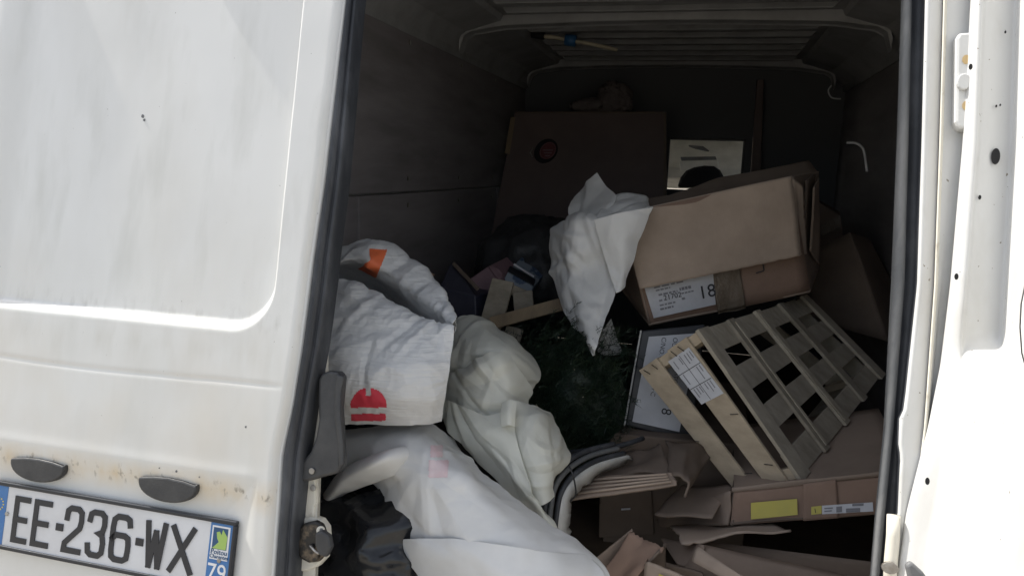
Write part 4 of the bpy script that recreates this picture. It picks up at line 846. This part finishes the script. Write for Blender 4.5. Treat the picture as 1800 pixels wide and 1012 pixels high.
# D: white film over the carton corner
Dd = thing('white_film', 'crumpled white film hanging over the left corner of the carton with label 18', 'film')
rowsD1 = [[(1002, 378, 2.05), (1020, 375, 2.0), (1050, 380, 1.95)], [(972, 402, 2.08), (1008, 392, 1.97), (1055, 395, 1.93)], [(965, 438, 2.05), (1005, 430, 1.94), (1060, 430, 1.93)],
          [(970, 480, 2.03), (1010, 475, 1.93), (1070, 470, 1.93)], [(984, 525, 1.96), (1022, 520, 1.87), (1082, 512, 1.88)], [(1004, 572, 1.88), (1030, 568, 1.81), (1066, 558, 1.82)],
          [(1028, 603, 1.81), (1041, 603, 1.76), (1053, 594, 1.77)], [(1038, 622, 1.76), (1043, 623, 1.75), (1049, 613, 1.75)]]
rowsD2 = [[(1044, 386, 1.90), (1095, 373, 1.895), (1148, 364, 1.93)], [(1056, 430, 1.895), (1092, 420, 1.885), (1126, 418, 1.915)], [(1070, 475, 1.89), (1092, 470, 1.885), (1109, 466, 1.905)], [(1083, 515, 1.865), (1090, 512, 1.87), (1096, 505, 1.885)]]
rowsD3 = [[(1018, 332, 2.2), (1034, 318, 2.18), (1050, 304, 2.18)], [(1008, 352, 2.16), (1034, 345, 2.12), (1066, 328, 2.12)], [(1003, 374, 2.10), (1036, 370, 2.03), (1085, 350, 2.02)], [(1003, 395, 2.05), (1040, 388, 1.96), (1060, 378, 1.96)]]
rowsD4 = [[(1066, 352, 2.06), (1090, 341, 2.06), (1125, 342, 2.08), (1138, 350, 2.08)], [(1056, 368, 2.0), (1090, 358, 1.98), (1120, 355, 1.99), (1142, 362, 2.0)], [(1046, 388, 1.93), (1085, 380, 1.92), (1120, 374, 1.92), (1148, 368, 1.94)]]
sheet('film_lobe', rowsD1, 'sheetD', Dd, 60, 100, .008, .004, 9, 9.3, ani=(1.6, .7), crk=(24, .008, .022, .12))
sheet('film_flap', rowsD2, 'sheetD', Dd, 40, 60, .003, .0022, 12, 3.3, crk=(10, .004, .02, .1))
sheet('film_peak', rowsD3, 'sheetD', Dd, 40, 40, .005, .003, 9, 5.3, crk=(8, .006, .025, .1))
sheet('film_wing', rowsD4, 'sheetD', Dd, 50, 30, .004, .0025, 9, 7.3, crk=(8, .005, .02, .1))
sheet('film_back', [[(1050, 590, 2.03), (1062, 575, 2.04), (1074, 560, 2.06)], [(1050, 610, 2.04), (1068, 600, 2.05), (1084, 592, 2.07)], [(1046, 624, 2.05), (1072, 624, 2.06), (1096, 622, 2.08)]], 'sheetD', Dd, 16, 16, .006, .003, 12, 1)
base(Dd, Y(1050, 620, 2.0))

# artificial fir greenery: dark mass of needles
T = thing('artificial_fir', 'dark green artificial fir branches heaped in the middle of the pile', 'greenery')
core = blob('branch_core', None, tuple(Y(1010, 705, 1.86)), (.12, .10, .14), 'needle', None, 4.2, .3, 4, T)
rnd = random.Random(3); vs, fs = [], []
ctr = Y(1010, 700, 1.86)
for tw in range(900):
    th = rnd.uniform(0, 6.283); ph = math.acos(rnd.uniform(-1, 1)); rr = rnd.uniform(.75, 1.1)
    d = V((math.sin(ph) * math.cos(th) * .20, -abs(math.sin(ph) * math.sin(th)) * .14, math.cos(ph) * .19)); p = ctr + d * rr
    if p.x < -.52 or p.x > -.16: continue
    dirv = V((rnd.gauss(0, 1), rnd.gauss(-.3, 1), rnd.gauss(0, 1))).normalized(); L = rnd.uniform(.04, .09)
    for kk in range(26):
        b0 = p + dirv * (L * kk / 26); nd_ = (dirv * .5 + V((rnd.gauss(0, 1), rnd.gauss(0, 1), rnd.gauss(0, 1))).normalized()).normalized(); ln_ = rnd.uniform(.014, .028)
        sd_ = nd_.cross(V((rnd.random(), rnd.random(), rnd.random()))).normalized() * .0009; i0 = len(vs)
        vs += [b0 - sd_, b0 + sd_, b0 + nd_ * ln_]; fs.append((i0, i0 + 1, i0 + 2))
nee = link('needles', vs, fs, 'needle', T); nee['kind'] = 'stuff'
for k_ in range(4):
    p = Y(rnd.uniform(930, 1070), rnd.uniform(620, 780), 1.69); tube('pale_straw', [p, p + V((rnd.uniform(-.02, .02), -.01, rnd.uniform(-.02, .02)))], .0008, 'cream', T, 5)
base(T, ctr - V((0, 0, .18)))

# curved foam strip with dark rubber edge, and black cable
Fm = thing('curved_trim', 'curved white foam trim with dark rubber edges standing beside the plastic film', 'trim')
arc = [(978, 950, 1.40), (982, 905, 1.41), (990, 868, 1.43), (1012, 838, 1.47), (1050, 814, 1.54), (1100, 800, 1.62)]
arc2 = [(1000, 955, 1.44), (1001, 912, 1.45), (1004, 882, 1.47), (1024, 855, 1.51), (1058, 830, 1.58), (1112, 806, 1.66)]
def cv(a, n=30): 
    pts = [Y(*p) for p in a]; return [cr(pts, i / n) for i in range(n + 1)]
a1, a2 = cv(arc), cv(arc2)
loft('foam_face', [a1, [p.lerp(q_, .5) + V((0, -.006, .004)) for p, q_ in zip(a1, a2)], [q_ + V((.002 * random.gauss(0, 1), 0, .0025 * random.gauss(0, 1))) for q_ in a2]], 'foam', Fm, solid=.007)
for d, m in ((-.004, 'rubber'), (-.017, 'rubber2'), (-.028, 'rubber')):
    tube('rubber_edge', [p + V((d, .004 + d * .3, -d * .9)) for p in a1], .006, m, Fm, 8)
base(Fm, a1[0])
tag(tube('black_cable', [Y(985, 800, 1.50), Y(1000, 818, 1.445), Y(1009, 842, 1.435), Y(1012, 868, 1.45), Y(1003, 880, 1.46), Y(995, 900, 1.47)], .0018, 'bplast', None, 6, 24), 'thin black cable looped over the curved foam trim', 'cable')
tag(tube('black_cable', [Y(995, 796, 1.66), Y(1040, 790, 1.64), Y(1090, 783, 1.66), Y(1130, 770, 1.74)], .006, 'rubber', None, 8, 20), 'thick black cable lying above the curved foam trim', 'cable')

# pale wooden frame, lath, small packs behind
wf = thing('broken_pallet', 'broken pale pallet of wooden planks lying behind the plastic film', 'pallet')
def plank(name, a, b, wpx, yy0, yy1, th, m, parent, wv=None):
    p, q_ = Y(*a, yy0), Y(*b, yy1); d = (q_ - p).normalized(); side = d.cross(V((0, -1, .25))).normalized() * wpx
    nn = d.cross(side).normalized()
    if nn.dot(EYE - p) < 0: nn = -nn
    cs_ = [p - side, q_ - side, q_ + side, p + side]
    return hexa(name, [c_ - nn * th for c_ in cs_] + cs_, m, parent, .0015)
plank('plank', (884, 492), (858, 585), .034, 2.12, 2.05, .012, 'woodg2', wf)
plank('plank', (918, 512), (922, 560), .030, 2.14, 2.10, .012, 'woodg2', wf)
plank('plank', (880, 500), (925, 520), .016, 2.15, 2.16, .012, 'woodg2', wf)
plank('cross_bar', (862, 568), (1010, 528), .018, 2.03, 2.02, .022, 'lath', wf)
plank('plank', (905, 575), (890, 625), .026, 2.06, 2.02, .012, 'woodg2', wf)
base(wf, Y(880, 600, 2.05))
o = plank('wooden_lath', (892, 405), (855, 462), .014, 2.75, 2.5, .015, 'lath', None); tag(o, 'thin wooden lath sticking up behind the pink box', 'lath')
pk = thing('pink_box', 'small pink cardboard box wedged beside the broken pale pallet', 'box')
pq = [Y(855, 520, 2.22), Y(875, 500, 2.24), Y(866, 470, 2.28), Y(826, 490, 2.26)]
pd = V((.03, .14, .02)); hexa('box_body', [Y(848, 522, 2.2), Y(882, 496, 2.22), Y(882, 496, 2.22) + pd, Y(848, 522, 2.2) + pd, Y(826, 490, 2.22), Y(858, 468, 2.24), Y(858, 468, 2.24) + pd, Y(826, 490, 2.22) + pd], 'pink', pk, .003)
card('lid_flap', [Y(858, 468, 2.235), Y(882, 496, 2.215), Y(884, 480, 2.24), Y(868, 466, 2.25)], 'pink', pk)
base(pk, Y(855, 522, 2.28))
pb = thing('product_pack', 'blue and white printed pack behind the broken pale pallet', 'pack')
pd = V((.03, .16, .06))
hexa('pack_body', [Y(882, 497, 2.24), Y(928, 523, 2.24), Y(928, 523, 2.24) + pd, Y(882, 497, 2.24) + pd, Y(892, 478, 2.26), Y(938, 504, 2.26), Y(938, 504, 2.26) + pd, Y(892, 478, 2.26) + pd], 'pack', pb, .003)
slab('lid_band', [Y(892, 477, 2.255), Y(938, 503, 2.255), Y(941, 492, 2.29), Y(896, 468, 2.29)], .003, 'bcard', pb); slab('white_stripe', [Y(902, 466, 2.28), Y(938, 488, 2.28), Y(939, 485, 2.285), Y(904, 463, 2.285)], .003, 'paper', pb)
base(pb, Y(905, 523, 2.3))
db = thing('navy_box', 'dark navy box standing behind the woven sack', 'box')
pd = V((.04, .2, .0))
hexa('box_body', [Y(770, 575, 2.1), Y(838, 580, 2.08), Y(838, 580, 2.08) + pd, Y(770, 575, 2.1) + pd, Y(772, 505, 2.12), Y(836, 520, 2.1), Y(836, 520, 2.1) + pd, Y(772, 505, 2.12) + pd], 'dblue', db, .004)
card('peaked_lid', [Y(772, 505, 2.118), Y(838, 522, 2.098), Y(806, 468, 2.2), Y(794, 462, 2.2)], 'dblue', db, seed=3)
plank('pale_edge', (796, 462), (840, 508), .006, 2.18, 2.09, .004, 'cardd', db)
base(db, Y(800, 578, 2.2))
o = plank('red_scrap', (755, 482), (762, 486), .008, 2.15, 2.15, .004, 'cardr', None); tag(o, 'tiny reddish scrap behind the crest of the woven sack', 'scrap')

# big brown board leaning on the bulkhead, sticker and crumpled paper
bd = thing('brown_board', 'large dark brown board leaning upright against the bulkhead', 'board')
YB = 3.55
bq = [Y(852, 470, YB - .12), Y(1172, 470, YB - .12), Y(1171, 197, YB), Y(905, 197, YB)]
slab('panel', bq, .018, 'board', bd, .002, off=-.018)
bn = (bq[1] - bq[0]).cross(bq[3] - bq[0]).normalized()
def bp(px, py, h=.0):
    d = ray(px, py); return EYE + d * ((bq[0] + bn * h - EYE).dot(bn) / d.dot(bn))
slab('edge_tape', [bp(887, 270, .001), bp(896, 271, .001), bp(906, 206, .001), bp(898, 206, .001)], .001, 'lath', bd, 0)
slab('edge_strip', [bp(1166, 400, .001), bp(1171, 400, .001), bp(1171, 200, .001), bp(1167, 200, .001)], .002, 'cardd', bd, 0)
slab('top_strip', [bp(906, 200, .001), bp(1166, 200, .001), bp(1168, 197, .001), bp(908, 197, .001)], .003, 'cardd', bd, 0)
bu, bv = (bq[1] - bq[0]).normalized(), (bq[3] - bq[0]).normalized()
st = disc('dark_ring', bp(960, 266, .0005), bu, bv, .056, .058, .012, 'hole', bd, 30)
disc('red_disc', bp(963, 265, .0125), bu, bv, .040, .042, .002, 'redst', st, 30)
ring = [bp(963, 265, .0148) + bu * (.036 * math.cos(a * .2618)) + bv * (.038 * math.sin(a * .2618)) for a in range(25)]
tube('disc_rim', ring, .0012, 'pink', st, 5)
for (x0, x1, y0) in ((954, 972, 263), (956, 970, 268), (958, 967, 273)):
    slab('disc_print', [bp(x0, y0 + 2, .0148), bp(x1, y0 + 2, .0148), bp(x1, y0, .0148), bp(x0, y0, .0148)], .0004, 'pink', st, 0)
tube('modelled_glint', [bp(937, 260, .006), bp(932, 268, .006), bp(936, 276, .006)], .003, 'steel', st, 6)  # steel sliver modelling the reflection on the ring's left side
base(bd, (bq[0] + bq[1]) / 2)
cp = blob('crumpled_paper', 'crumpled greyish paper lying on top of the brown board', tuple(Y(1080, 176, 3.62)), (.075, .06, .075), 'crump', 'paper', 8.8, .5, 5)
cp2 = blob('paper_tail', None, tuple(Y(1045, 186, 3.62)), (.10, .04, .03), 'crump', None, 3.8, .5, 4, cp)
# wooden post by the window, cable with blue tape on the roof, bungee strap on the right
o = hexa('wooden_post', [Y(1318, 330, 3.95), Y(1336, 330, 3.95), Y(1336, 330, 3.95) + V((0, .04, 0)), Y(1318, 330, 3.95) + V((0, .04, 0)), Y(1331, 140, 3.98), Y(1343, 140, 3.98), Y(1343, 140, 3.98) + V((0, .04, 0)), Y(1331, 140, 3.98) + V((0, .04, 0))], 'board', None, .003)
tag(o, 'thin dark wooden post standing right of the bulkhead window', 'post')
rc_ = thing('roof_cable', 'pale cable with a blue tape wrap hanging under the van roof', 'cable')
tube('cable', [Y(955, 64, 3.12), Y(975, 66, 3.12), Y(1000, 71, 3.12), Y(1040, 78, 3.14), Y(1085, 88, 3.18)], .008, 'cream', rc_, 8, 20)
tube('tape_wrap', [Y(994, 70, 3.12), Y(1012, 73, 3.12)], .024, 'bluetape', rc_, 10)
tube('dark_end', [Y(935, 60, 3.12), Y(957, 64, 3.12)], .016, 'hole', rc_, 8)
base(rc_, Y(1000, 71, 3.12))
tag(tube('bent_strap', [Y(1488, 251, 2.4), Y(1505, 252, 2.4), Y(1517, 262, 2.4), Y(1521, 280, 2.4), Y(1524, 302, 2.4)], .004, 'inner', None, 8, 20), 'bent pale strap hooked on the right wall', 'strap')
tag(tube('wire_hook', [Y(1462, 150, 2.8), Y(1456, 160, 2.8), Y(1462, 172, 2.8), Y(1478, 174, 2.8)], .0025, 'inner', None, 6, 16), 'thin wire hook high on the right wall', 'hook')
